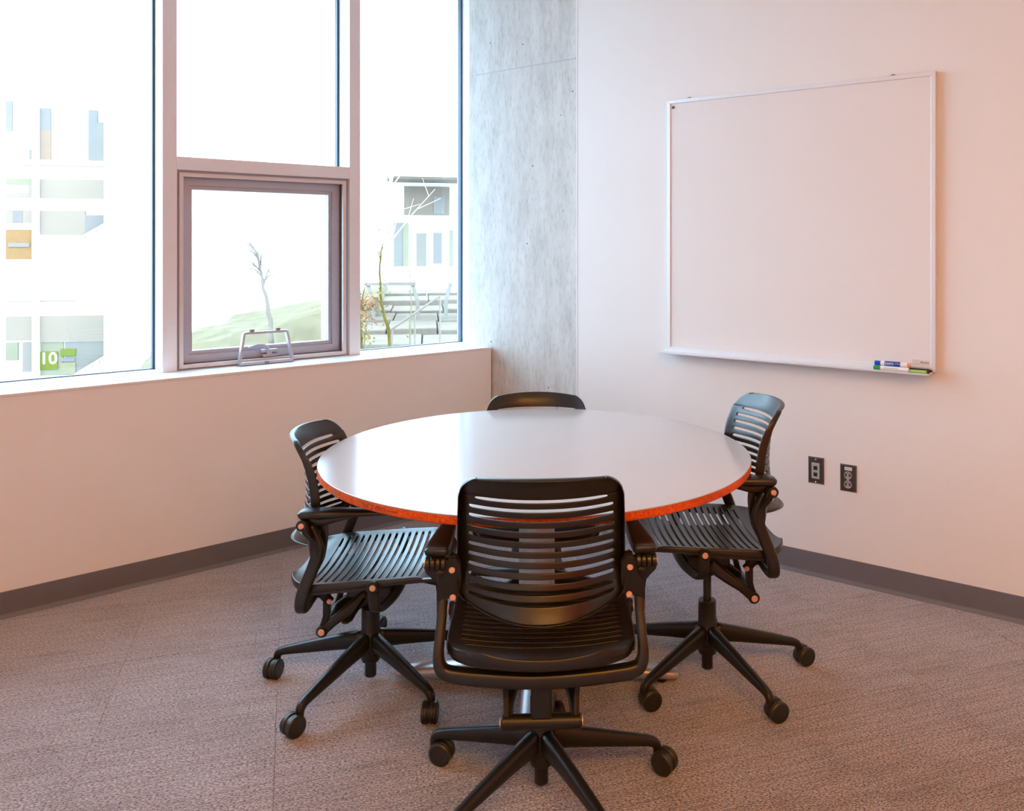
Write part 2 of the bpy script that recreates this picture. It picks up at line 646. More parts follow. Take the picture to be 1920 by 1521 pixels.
def ring_frame(bm, s0, s1, z0, z1, wd, n0, n1, wb=None, wt=None):
    wb = wd if wb is None else wb
    wt = wd if wt is None else wt
    box(bm, S(s1), S(s1) + wd, n0, n1, z0, z1)
    box(bm, S(s0) - wd, S(s0), n0, n1, z0, z1)
    box(bm, S(s1) + wd, S(s0) - wd, n0, n1, z0, z0 + wb)
    box(bm, S(s1) + wd, S(s0) - wd, n0, n1, z1 - wt, z1)
    return bm


o = obj('outer_frame', ring_frame(ring_frame(bmesh.new(), 0.757, 1.589, 0.860, 1.769, 0.012, 0.205, 0.27), 0.757, 1.589, 0.860, 1.769, 0.045, 0.27, 0.34), M['frame_grey'], cw)
o = obj('screen_lip', ring_frame(bmesh.new(), 0.772, 1.577, 0.866, 1.757, 0.017, 0.188, 0.204), M['lip'], cw)
o['label'] = 'tan lip around the sash'
bm = ring_frame(bmesh.new(), 0.789, 1.560, 0.884, 1.740, 0.036, 0.236, 0.29)
ring_frame(bm, 0.825, 1.524, 0.920, 1.704, 0.018, 0.248, 0.29)
o = obj('sash', bm, M['frame_grey'], cw)
obj('pane', B(S(1.506), S(0.843), 0.262, 0.268, 0.938, 1.686), M['glass'], cw)
obj('blind_stop', B(S(0.8445), S(0.843), 0.2685, 0.330, 0.938, 1.686), M['frame_white'], cw)
# operator wicket: hinged aluminium frame in front of the handle
wk = empty('window_operator_wicket', (0, 0, 0), ROT_W)
tag(wk, 'small aluminium hinged wicket frame standing on the sill before the awning window', 'window fitting')


def wk_pt(s, z, n):
    return (S(s), n, z)


bl, br, tr_, tl = wk_pt(1.322, 0.8675, 0.160), wk_pt(1.066, 0.8675, 0.160), wk_pt(1.092, 1.010, 0.172), wk_pt(1.296, 1.010, 0.172)
obj('bottom_bar', sweep(bmesh.new(), [bl, br], 0.015, 0.022, (0, 0, 1), power=8), M['wicket'], wk)
obj('top_bar', sweep(bmesh.new(), [tl, tr_], 0.012, 0.022, (0, 0, 1), power=8), M['wicket'], wk)
for a, b_ in ((bl, tl), (br, tr_)):
    obj('side_bar', sweep(bmesh.new(), [a, b_], 0.012, 0.026, (1, 0, 0), power=8), M['wicket'], wk)
for s in (1.26, 1.135):
    bm = B(S(s) - 0.010, S(s) + 0.010, 0.160, 0.186, 1.0165, 1.027, bev=0.002)
    cyl(bm, (S(s) - 0.012, 0.170, 1.024), (S(s) + 0.012, 0.170, 1.024), 0.0045, 10)
    obj('hinge_clip', bm, M['bronze_clip'], wk)
obj('catch', B(S(1.205), S(1.185), 0.145, 0.152, 0.862, 0.874, bev=0.001), M['bronze_clip'], wk)
# lever handle behind the wicket
lh = empty('window_lever_handle', (0, 0, 0), ROT_W)
tag(lh, 'grey cam lever handle on the bottom rail of the awning window', 'window handle')
hp = spline([wk_pt(1.262, 0.936, 0.214), wk_pt(1.22, 0.940, 0.210), wk_pt(1.185, 0.938, 0.212), wk_pt(1.168, 0.925, 0.216), wk_pt(1.163, 0.900, 0.218)], 5)
obj('lever', sweep(bmesh.new(), hp, [0.010] * len(hp), lerp_list([0.006, 0.022, 0.02, 0.016, 0.012], len(hp)), (0, 1, 0), power=2.6), M['frame_grey'], lh)
bm = B(S(1.195), S(1.120), 0.206, 0.236, 0.905, 0.922, bev=0.003)
box(bm, S(1.19), S(1.118), 0.206, 0.236, 0.884, 0.899, bev=0.003)
box(bm, S(1.175), S(1.150), 0.204, 0.236, 0.884, 0.922, bev=0.003)
obj('bracket', bm, M['frame_grey'], lh)

# right wall and concrete column
wr = obj('wall_right', B(0.0, 0.16, -4.9, -0.583, -0.12, CEIL + 0.1), M['paint'])
tag(wr, kind='structure')
bm = B(0.013, 0.6, -0.62, 0.175, -0.12, CEIL + 0.1)
cc = obj('column_corner', bm, M['concrete'])
tag(cc, 'bare cast concrete column in the room corner', kind='structure')
# casting seam and tie-hole marks of the column
bm = bmesh.new()
sweep(bm, [(0.0128, 0.125, 2.391), (0.0128, -0.22, 2.396), (0.0128, -0.58, 2.400)], 0.003, 0.006, (1, 0, 0), nseg=8, power=2)
o = obj('casting_seam', bm, mat('seam_concrete', (0.52, 0.52, 0.51), 0.8), cc)
bead = obj('trim_9', B(-0.0015, 0.0125, -0.589, -0.5825, -0.0, CEIL), M['paint'])
tag(bead, kind='structure')
wf = obj('wall_front', B(-5.05, 0.16, -4.95, -4.8, -0.12, CEIL + 0.1), M['paint'])
tag(wf, kind='structure')
wo = obj('bounce_panel', B(-4.84, -1.1, -4.8, -4.77, 0.0, 2.2), M['bounce_orange'])  # unseen panel, added and sized to throw warm orange bounce into the room
tag(wo, 'added orange red bounce panel on the wall behind the camera side', kind='structure')
wb = obj('wall_left', B(-5.05, -4.84, -4.9, 1.7, -0.12, CEIL + 0.1), M['paint'])
tag(wb, kind='structure')
ce = obj('ceiling', B(-5.05, 0.2, -4.95, 1.6, CEIL, CEIL + 0.15), M['ceiling'])
tag(ce, kind='structure')
for (lx, ly, lp) in LAMPS:
    lr = lathe(bmesh.new(), [(0.275, 0.0), (0.275, 0.03)], 40)
    obj('ceiling_light_rim', lr, M['frame_white'], ce, loc=(lx, ly, CEIL - 0.03))


# rubber cove base
def cove(name, length):
    # profile in (depth into room, z); runs along local x from 0 to length, room side = -y
    prof = [(0, 0.1015), (-0.0025, 0.1015), (-0.0035, 0.100), (-0.0035, 0.0165), (-0.005, 0.0125), (-0.0125, 0.0025), (-0.0135, 0.0), (0, 0.0)]
    bm = prism(bmesh.new(), prof, 'x', 0, length)
    return bm


o = obj('baseboard_window', cove('b', WALL_L), M['base'], rotz=ROT_W)
o.location = (S(WALL_L) * cos(ROT_W), S(WALL_L) * sin(ROT_W), 0)
tag(o, kind='structure')
o = obj('baseboard_right', cove('b', 4.2), M['base'], loc=(0, -0.59, 0), rotz=-pi / 2)
tag(o, kind='structure')

# ------------------------------------------------------------------ whiteboard
BX = -0.022
Y0, Y1, Z0, Z1 = -1.128, -2.338, 0.925, 2.120
wbd = empty('whiteboard', (BX, (Y0 + Y1) / 2, Z0))
tag(wbd, 'square blank whiteboard with silver frame hung on the right wall', 'whiteboard')
yc = (Y0 + Y1) / 2


def wy(y):
    return y - yc


hw, hh = (Y0 - Y1) / 2, Z1 - Z0
obj('panel', B(0.004, 0.021, -hw + 0.004, hw - 0.004, 0.004, hh - 0.004), M['board'], wbd)
fw = 0.018
for nm, pts, in (('t', [(-hw, hh), (hw, hh), (hw - fw, hh - fw), (-hw + fw, hh - fw)]),
                 ('b', [(-hw, 0), (hw, 0), (hw - fw, fw), (-hw + fw, fw)]),
                 ('l', [(hw, 0), (hw, hh), (hw - fw, hh - fw), (hw - fw, fw)]),
                 ('r', [(-hw, 0), (-hw, hh), (-hw + fw, hh - fw), (-hw + fw, fw)])):
    bm = prism(bmesh.new(), pts, 'x', -0.001, 0.021)
    bmesh.ops.bevel(bm, geom=[e for e in bm.edges], offset=0.0012, segments=1, affect='EDGES')
    obj('frame_rail', bm, M['silver'], wbd)
tp = [(0.0, 0.004), (0.0, -0.006), (-0.068, -0.008), (-0.072, -0.006), (-0.072, 0.000), (-0.066, 0.000), (-0.062, -0.003), (-0.004, -0.002)]
bm = bmesh.new()
v0 = [bm.verts.new((p[0], hw + 0.012, p[1])) for p in tp]
v1 = [bm.verts.new((p[0], -hw + 0.012, p[1])) for p in tp]
bm.faces.new(v0)
bm.faces.new(list(reversed(v1)))
for i in range(len(tp)):
    bm.faces.new((v0[i], v0[(i + 1) % len(tp)], v1[(i + 1) % len(tp)], v1[i]))
obj('marker_tray', bm, M['silver'], wbd)
bm = bmesh.new()
lathe(bm, [(0.0065, 0), (0.0065, 0.004), (0.004, 0.006)], 16, Matrix.Translation((0.004, hw - 0.032, hh - 0.036)) @ Matrix.Rotation(-pi / 2, 4, 'Y'))
o = obj('screw_cap', bm, mat('cap_grey', (0.10, 0.09, 0.10), 0.4, metal=0.3), wbd, smooth=False)
o['label'] = 'dark round screw cap in the corner'
for yy in (0.49, -0.44):
    bm = B(0.006, 0.02, yy - 0.012, yy + 0.012, hh, hh + 0.003)
    box(bm, 0.006, 0.02, yy - 0.004, yy + 0.004, hh, hh + 0.006)
    obj('mounting_clip', bm, M['bronze_clip'], wbd)
# maker's sticker in the lower right corner of the board
sx = 0.0036
obj('sticker', B(sx - 0.0004, sx + 0.0005, wy(-2.335) + 0.020, wy(-2.335) + 0.087, 0.020, 0.044), mat('sticker', (0.76, 0.69, 0.66), 0.5), wbd)
RX = Matrix(((0, 0, -1, 0), (-1, 0, 0, 0), (0, 1, 0, 0), (0, 0, 0, 1)))     # text facing -x, running to -y
text_mesh('sticker_print', 'Boone', 0.012, M['print'], wbd, Matrix.Translation((sx - 0.0006, wy(-2.335) + 0.038, 0.034)) @ RX, 0.0001)
bm = bmesh.new()
for zz in (0.024, 0.030, 0.040):
    box(bm, sx - 0.0008, sx - 0.0003, wy(-2.335) + 0.056, wy(-2.335) + 0.084, zz, zz + 0.0008)
obj('sticker_lines', bm, M['print_grey'], wbd)


def marker(name, label, ya, yb, x, z, r, bodies, cat='marker', tilt=0.0):
    """bodies: list of (t0, t1, radius factor, material, part name) along from ya to yb"""
    root = empty(name, (x, (ya + yb) / 2, z))
    root.rotation_euler = (0, 0, tilt)
    tag(root, label, cat, 'dry erase markers on the tray')
    L = yb - ya
    for t0, t1, rf, m, pn in bodies:
        obj(pn, smooth_bm(cyl(bmesh.new(), (0, -L / 2 + L * t0, 0), (0, -L / 2 + L * t1, 0), r * rf, 20, 0.0012)), M[m], root)
    return root


def smooth_bm(bm):
    return bm


ZT = Z0 - 0.002
mk = marker('dry_erase_marker', 'blue capped dry erase marker with a blue label, lying on top at the tray end', -2.113, -2.252, BX - 0.036, ZT + 0.0255, 0.0103,
            [(0.0, 0.17, 0.97, 'marker_blue', 'cap'), (0.17, 0.92, 1.0, 'marker_white', 'barrel'), (0.28, 0.735, 1.03, 'marker_label', 'label'), (0.92, 1.0, 0.9, 'marker_peach', 'end_plug')])
lab = [c for c in mk.children if c.name.startswith('label')][0]
TF = Matrix.Translation((-0.0112, 0.010, 0.0008)) @ RX
text_mesh('lettering', 'EXPO', 0.0135, M['marker_white'], lab, TF, 0.0003, xs=1.0)
text_mesh('lettering', 'DRY ERASE', 0.0038, M['marker_white'], lab, Matrix.Translation((-0.0110, -0.022, 0.0030)) @ RX, 0.0003)
mk = marker('dry_erase_marker', 'green capped dry erase marker lying in front under the blue one', -2.112, -2.250, BX - 0.050, ZT + 0.0088, 0.0088,
            [(0.0, 0.2, 0.97, 'marker_green', 'cap'), (0.2, 1.0, 1.0, 'marker_white', 'barrel'), (0.3, 0.72, 1.03, 'label_white', 'label')])
lab = [c for c in mk.children if c.name.startswith('label')][0]
bm = bmesh.new()
cyl(bm, (-0.0090, 0.028, 0.002), (-0.0090, -0.03, 0.002), 0.0007, 8)
obj('print_stripe', bm, M['marker_green'], lab)
marker('dry_erase_marker', 'black marker at the right end of the tray against the board', -2.243, -2.331, BX - 0.028, ZT + 0.0082, 0.0078,
       [(0.0, 0.9, 1.0, 'marker_black', 'barrel'), (0.9, 1.0, 0.7, 'marker_black', 'end_plug')])
marker('dry_erase_marker', 'lime green marker lying in front at the right end of the tray', -2.252, -2.327, BX - 0.050, ZT + 0.0062, 0.0060,
       [(0.0, 0.86, 1.0, 'marker_lime', 'barrel'), (0.86, 1.0, 0.85, 'moss', 'end_plug')])

# ------------------------------------------------------------------ wall plates
PW, PH = 0.070, 0.1143


def plate_bm():
    d = 0.006
    bm = bmesh.new()
    b4 = [bm.verts.new((0, y, z)) for y, z in ((-PW / 2, -PH / 2), (PW / 2, -PH / 2), (PW / 2, PH / 2), (-PW / 2, PH / 2))]
    k = 0.005
    t4 = [bm.verts.new((-d, y, z)) for y, z in ((-PW / 2 + k, -PH / 2 + k), (PW / 2 - k, -PH / 2 + k), (PW / 2 - k, PH / 2 - k), (-PW / 2 + k, PH / 2 - k))]
    bm.faces.new(b4)
    bm.faces.new(t4)
    for i in range(4):
        bm.faces.new((b4[i], b4[(i + 1) % 4], t4[(i + 1) % 4], t4[i]))
    return bm


dp = empty('data_wall_plate', (0, -1.848, 0.4555))
tag(dp, 'dark steel data plate with two black jacks, left of the power outlet', 'wall plate')
obj('plate', plate_bm(), M['plate'], dp)
obj('insert', B(-0.0085, -0.0055, -0.0175, 0.0175, -0.034, 0.034, bev=0.0008), M['grey_plastic'], dp)
for zz in (0.0125, -0.0155):
    bm = B(-0.0095, -0.008, -0.0085, 0.0085, zz - 0.0085, zz + 0.0085)
    jk = obj('data_jack', bm, mat('jack_green', (0.02, 0.09, 0.07), 0.4), dp)
    obj('jack_opening', B(-0.0102, -0.0094, -0.006, 0.006, zz - 0.006, zz + 0.004), M['jack'], jk)
for zz in (0.0485, -0.0485):
    bm = lathe(bmesh.new(), [(0.003, 0), (0.003, 0.0012), (0.002, 0.0018)], 12, Matrix.Translation((-0.006, 0, zz)) @ Matrix.Rotation(-pi / 2, 4, 'Y'))
    obj('screw', bm, M['silver'], dp)
po = empty('power_outlet', (0, -1.987, 0.4440))
tag(po, 'dark steel duplex power outlet with a white label strip, right of the data plate', 'power outlet')
obj('plate', plate_bm(), M['plate'], po)
for zz in (0.0105, -0.0285):
    zz += 0.0
    bm = bmesh.new()
    lathe(bm, [(0.0165, 0), (0.0165, 0.002)], 24, Matrix.Translation((-0.006, 0, zz + 0.003)) @ Matrix.Rotation(-pi / 2, 4, 'Y'))
    rc = obj('receptacle', bm, M['grey_plastic'], po)
    bm = B(-0.0088, -0.0078, -0.0125, -0.0035, zz - 0.003, zz + 0.011)
    box(bm, -0.0088, -0.0078, 0.0035, 0.0125, zz - 0.003, zz + 0.011)
    lathe(bm, [(0.003, 0), (0.003, 0.001)], 12, Matrix.Translation((-0.0078, 0, zz + 0.0155)) @ Matrix.Rotation(-pi / 2, 4, 'Y'))
    obj('socket_slots', bm, M['print'], rc)
bm = lathe(bmesh.new(), [(0.003, 0), (0.003, 0.0012), (0.002, 0.0018)], 12, Matrix.Translation((-0.006, 0, -0.0065)) @ Matrix.Rotation(-pi / 2, 4, 'Y'))
obj('screw', bm, M['silver'], po)
lb = obj('label_strip', B(-0.0072, -0.0058, -0.017, 0.014, 0.034, 0.0475), M['label_white'], po)
text_mesh('print', '31W-1', 0.0085, M['print_grey'], lb, Matrix.Translation((-0.0074, -0.0015, 0.0405)) @ RX, 0.0001)

# ------------------------------------------------------------------ round table
TC = (-1.379, -1.394)
TR, TZ, TT = 0.691, 0.757, 0.026
tab = empty('round_table', (TC[0], TC[1], 0), radians(-55.6))
tag(tab, 'round grey laminate table with an orange wood edge in the room centre', 'table')
bm = lathe(bmesh.new(), [(TR - 0.012, TZ - 0.004), (TR - 0.0015, TZ - 0.0035), (TR - 0.0006, TZ - 0.001), (TR - 0.0018, TZ)], 160)
smooth_angle(obj('table_top', bm, M['laminate'], tab), 30)
bm = lathe(bmesh.new(), [(TR - 0.03, TZ - TT), (TR - 0.003, TZ - TT), (TR - 0.0005, TZ - TT + 0.0025), (TR, TZ - TT + 0.004), (TR, TZ - 0.0042)], 160)
smooth_angle(obj('edge_band', bm, M['edge'], tab), 30)


def edge_pt(ang, z, off=0.0004):
    """a point on the table edge at a world angle, in table space"""
    a = ang - radians(-55.6)
    return ((TR + off) * cos(a), (TR + off) * sin(a), z)


aj = math.atan2(-1.394 + 0.0, -1.0)
AJ = radians(164.0)
bm = sweep(bmesh.new(), [edge_pt(AJ, TZ - TT + 0.001, -0.0002), edge_pt(AJ, TZ - 0.0045, -0.0002)], 0.012, 0.0016, (0, 0, 1), nseg=8, power=6)
bm.free()
bm = bmesh.new()
for k in range(6):
    pass
a0 = AJ - radians(-55.6)
prism(bm, [((TR - 0.002) * cos(a0 + t), (TR - 0.002) * sin(a0 + t)) for t in (-0.006, 0.006)] + [((TR + 0.0005) * cos(a0 + t), (TR + 0.0005) * sin(a0 + t)) for t in (0.006, -0.006)], 'z', TZ - TT + 0.001, TZ - 0.0043)
o = obj('edge_joint', bm, mat('joint_filler', (0.20, 0.15, 0.12), 0.6), tab)
o['label'] = 'grey filler strip at the edge band joint'
# pencil scribble on the edge
bm = bmesh.new()
AS = AJ + radians(14.5)


def scrib(pts):
    path = [edge_pt(AS + u, TZ - 0.014 + v, 0.0002) for u, v in pts]
    sweep(bm, path, 0.0012, 0.0012, (0, 0, 1), nseg=6, power=2)


scrib([(0.016 * cos(t) + 0.0, 0.0075 * sin(t)) for t in [k * 2 * pi / 18 for k in range(19)]])
scrib([(0.040 + 0.010 * cos(t) + 0.004 * t / 6, 0.006 * sin(t)) for t in [k * 2 * pi / 10 for k in range(16)]])
scrib([(0.070 + 0.009 * cos(t), 0.006 * sin(t)) for t in [k * 2 * pi / 12 for k in range(13)]])
scrib([(0.095 + 0.006 * k, 0.002 * (-1) ** k) for k in range(9)])
scrib([(-0.05, 0.004), (-0.035, 0.002), (-0.02, -0.004)])
o = obj('pencil_scribble', bm, mat('pencil', (0.055, 0.022, 0.014), 0.6), tab)
o['label'] = 'dark scribbled loops on the wood edge'
bm = lathe(bmesh.new(), [(0.16, TZ - TT - 0.012), (0.17, TZ - TT - 0.006), (0.17, TZ - TT)], 40)
obj('top_plate', bm, M['blackmetal'], tab)
bm = lathe(bmesh.new(), [(0.062, 0.035), (0.0585, 0.06), (0.0585, TZ - TT - 0.01)], 40)
smooth_angle(obj('column', bm, M['steel_base'], tab))
bm = lathe(bmesh.new(), [(0.085, 0.02), (0.085, 0.05), (0.07, 0.066), (0.05, 0.072)], 40)
smooth_angle(obj('hub', bm, M['steel_base'], tab))
fp = [(0.02, 0, 0.041), (0.15, 0, 0.039), (0.30, 0, 0.034), (0.40, 0, 0.030), (0.44, 0, 0.0275), (0.46, 0, 0.024), (0.468, 0, 0.02)]
fp = spline(fp, 4)
bmf = sweep(bmesh.new(), fp, lerp_list([0.085, 0.080, 0.070, 0.060, 0.055, 0.046, 0.020], len(fp)), lerp_list([0.060, 0.055, 0.043, 0.035, 0.031, 0.024, 0.010], len(fp)), (0, 1, 0), nseg=16, power=2.8)
f0 = obj('foot', bmf, M['steel_base'], tab, smooth=True)
bmg = lathe(bmesh.new(), [(0.014, 0.0), (0.018, 0.006), (0.018, 0.012)], 16, Matrix.Translation((0.41, 0, 0)))
g0 = obj('glide', bmg, M['wheel'], f0)
for k in (1, 2, 3):
    f = f0.copy()
    COL.objects.link(f)
    f.parent = tab
    f.rotation_euler = (0, 0, k * pi / 2)
    g = g0.copy()
    COL.objects.link(g)
    g.parent = f


# ------------------------------------------------------------------ slatted swivel chair
def shell_grid(us, vs, P, slot):
    """grid surface P(u, v) over lists us, vs; slot(i, j) True leaves the cell open"""
    bm = bmesh.new()
    g = [[bm.verts.new(P(u, v)) for u in us] for v in vs]
    for j in range(len(vs) - 1):
        for i in range(len(us) - 1):
            if slot(i, j):
                continue
            bm.faces.new((g[j][i], g[j][i + 1], g[j + 1][i + 1], g[j + 1][i]))
    return bm


def add_mods(o, thick, sub):
    s = o.modifiers.new('solid', 'SOLIDIFY')
    s.thickness = thick
    s.offset = 0.0
    s.use_even_offset = False
    b = o.modifiers.new('subd', 'SUBSURF')
    b.levels = sub
    b.render_levels = sub


def interp(tab_, x):
    if x <= tab_[0][0]:
        return tab_[0][1]
    for (x0, y0), (x1, y1) in zip(tab_, tab_[1:]):
        if x <= x1:
            t = (x - x0) / (x1 - x0)
            t = t * t * (3 - 2 * t) if False else t
            return y0 + (y1 - y0) * t
    return tab_[-1][1]


def sm_interp(tab_, x):
    """smooth Catmull-Rom table"""
    n = len(tab_)
    if x <= tab_[0][0]:
        return tab_[0][1]
    if x >= tab_[-1][0]:
        return tab_[-1][1]
    for i in range(n - 1):
        if x <= tab_[i + 1][0]:
            x0, y0 = tab_[i]
            x1, y1 = tab_[i + 1]
            h = x1 - x0
            m0 = (y1 - tab_[i - 1][1]) / (x1 - tab_[i - 1][0]) if i > 0 else (y1 - y0) / h
            m1 = (tab_[i + 2][1] - y0) / (tab_[i + 2][0] - x0) if i + 2 < n else (y1 - y0) / h
            t = (x - x0) / h
            return (2 * t ** 3 - 3 * t * t + 1) * y0 + (t ** 3 - 2 * t * t + t) * h * m0 + (-2 * t ** 3 + 3 * t * t) * y1 + (t ** 3 - t * t) * h * m1


# back shell: side edge line y(z), wrap depth, half width
BK_Y = [(0.46, -0.128), (0.52, -0.112), (0.60, -0.104), (0.66, -0.106), (0.72, -0.117), (0.77, -0.137), (0.80, -0.160), (0.815, -0.176), (0.830, -0.194)]
BK_W = [(0.46, 0.204), (0.52, 0.207), (0.60, 0.208), (0.70, 0.207), (0.78, 0.203), (0.85, 0.200)]
BK_S = [(0.46, 0.130), (0.50, 0.118), (0.55, 0.106), (0.62, 0.096), (0.70, 0.088), (0.77, 0.076), (0.80, 0.062), (0.83, 0.046)]
SL_TOP, SL_P, SL_N, SL_H = 0.772, 0.0243, 11, 0.0086
BK_TOP, BK_BOT = 0.826, 0.490


def back_xyz(xf, z, back=0.0):
    """xf in -1..1 across the shell face"""
    W = sm_interp(BK_W, z)
    dep = sm_interp(BK_S, z)
    y = sm_interp(BK_Y, z) - dep * (1 - abs(xf) ** 2.2) - back
    return W, y


def build_back(parent):
    zs = []
    slots = []
    zs += [BK_TOP, BK_TOP - 0.0018, BK_TOP - 0.005, BK_TOP - 0.011, BK_TOP - 0.021, BK_TOP - 0.035, BK_TOP - 0.052]
    for k in range(SL_N):
        zc = SL_TOP - k * SL_P
        zs += [zc + SL_H / 2 + 0.0032, zc + SL_H / 2, zc - SL_H / 2, zc - SL_H / 2 - 0.0032]
        slots.append(len(zs) - 3)
    zb = zs[-1]
    zs += [zb - 0.012, zb - 0.024, BK_BOT + 0.002, BK_BOT - 0.002]
    zs = [z for z in zs]
    us = [-1.0, -0.985, -0.93, -0.885, -0.865, -0.80, -0.6, -0.4, -0.2, 0, 0.2, 0.4, 0.6, 0.80, 0.865, 0.885, 0.93, 0.985, 1.0]
    us1 = [-1.001] + us + [1.001]          # flange columns
    vs1 = [('f', BK_TOP)] + [('n', z) for z in zs] + [('b', zs[-1])]
    r = 0.058

    def P(u, v):
        kind, z = v
        fl = abs(u) > 1.0005
        uf = max(-1, min(1, u))
        W, y = back_xyz(uf, z)
        if z > BK_TOP - r:
            d = (z - (BK_TOP - r)) / r
            W = W - r * (1 - math.sqrt(max(0, 1 - min(1, d) ** 2 * 0.95)))
        rb = 0.040
        if z < BK_BOT + rb:
            d = ((BK_BOT + rb) - z) / (rb + 0.002)
            W = W - rb * 0.6 * (1 - math.sqrt(max(0, 1 - min(1, d) ** 2 * 0.9)))
        # the lower edge rises towards the sides
        sag = max(0.0, min(1.0, (0.545 - z) / 0.055))
        zz = z + 0.020 * sag * abs(uf) ** 2
        zz += 0.007 * max(0.0, (z - 0.785) / 0.041) * (1 - uf * uf)
        x = uf * W
        flange = interp([(0.47, 0.018), (0.60, 0.032), (0.75, 0.028), (0.82, 0.018), (0.85, 0.012)], z)
        back = 0.0
        if fl:
            back = flange
            x *= 0.99
        if kind == 'f':
            back = max(back, 0.014)
            zz -= 0.004
        if kind == 'b':
            back = max(back, 0.012)
            zz += 0.003
        return (x, y - back, zz)

    ni = len(us1)

    def slot(i, j):
        if j - 1 not in slots:
            return False
        k = slots.index(j - 1)
        lo, hi = 5, ni - 7
        if k == 0:
            lo, hi = 6, ni - 8
        return lo <= i <= hi

    bm = shell_grid(us1, vs1, P, slot)
    o = obj('back_shell', bm, M['black'], parent, smooth=True)
    add_mods(o, 0.0052, 2)
    return o


SE_P, SE_N, SE_H = 0.0232, 15, 0.0068
SE_R, SE_F = -0.212, 0.262


def build_seat(parent):
    ys = [SE_R, SE_R + 0.003, SE_R + 0.009, SE_R + 0.019, SE_R + 0.033, SE_R + 0.050]
    slots = []
    y0 = -0.138
    for k in range(SE_N):
        yc_ = y0 + k * SE_P
        ys += [yc_ - SE_H / 2 - 0.003, yc_ - SE_H / 2, yc_ + SE_H / 2, yc_ + SE_H / 2 + 0.003]
        slots.append(len(ys) - 3)
    ye = ys[-1]
    ys += [ye + 0.014, SE_F - 0.025, SE_F - 0.010, SE_F]
    us = [-1.0, -0.985, -0.93, -0.86, -0.84, -0.65, -0.4, -0.2, 0, 0.2, 0.4, 0.65, 0.84, 0.86, 0.93, 0.985, 1.0]
    us1 = [-1.001] + us + [1.001]
    vs1 = [('f', SE_R)] + [('n', y) for y in ys] + [('b', SE_F)]
    r = 0.092

    def P(u, v):
        kind, y = v
        fl = abs(u) > 1.0005
        uf = max(-1, min(1, u))
        W = interp([(-0.2, 0.226), (-0.10, 0.234), (0.10, 0.233), (0.25, 0.222)], y)
        if y < SE_R + r:
            d = ((SE_R + r) - y) / r
            W = W - 0.110 * (1 - math.sqrt(max(0, 1 - min(1, d) ** 2 * 0.97)))
        rf = 0.06
        if y > SE_F - rf:
            d = (y - (SE_F - rf)) / rf
            W = W - rf * (1 - math.sqrt(max(0, 1 - min(1, d) ** 2 * 0.98)))
        dip = 0.022 * (1 - abs(uf) ** 2.4)
        z = 0.408 + 0.020 * (y + 0.12) / 0.34 - dip
        if y < -0.14:
            z += 0.014 * ((-0.14 - y) / 0.08) ** 2
        if y > 0.17:
            z -= 0.035 * ((y - 0.17) / 0.085) ** 2
        x = uf * W
        yy = y
        drop = interp([(-0.2, 0.020), (-0.13, 0.026), (0.2, 0.010)], y)
        low = 0.0
        if fl:
            low = drop
        if kind == 'f':
            low = max(low, 0.028)
            yy += 0.002
        if kind == 'b':
            low = max(low, 0.010)
            yy -= 0.003
        z -= low
        return (x, yy, z)

    ni = len(us1)

    def slot(i, j):
        if j - 1 not in slots:
            return False
        k = slots.index(j - 1)
        lo, hi = 4, ni - 6
        if k == 0:
            lo, hi = 5, ni - 7
        return lo <= i <= hi

    bm = shell_grid(us1, vs1, P, slot)
    o = obj('seat_shell', bm, M['black'], parent, smooth=True)
    add_mods(o, 0.0056, 2)
    return o


def screw_bm(p, axis, r=0.0075, d=0.003):
    """button head screw with a hex socket; axis = outward unit vector"""
    q = Vector(axis).to_track_quat('Z', 'Y').to_matrix().to_4x4()
    m_ = Matrix.Translation(Vector(p)) @ q
    bm = bmesh.new()
    lathe(bm, [(r, -0.002), (r, d * 0.5), (r * 0.8, d), (r * 0.30, d), (r * 0.24, d * 0.7)], 16, m_)
    return bm


def add_screw(parent, p, axis, r=0.0075):
    s = obj('screw', screw_bm(p, axis, r), M['copper'], parent)
    s['label'] = 'copper coloured screw head'
    return s


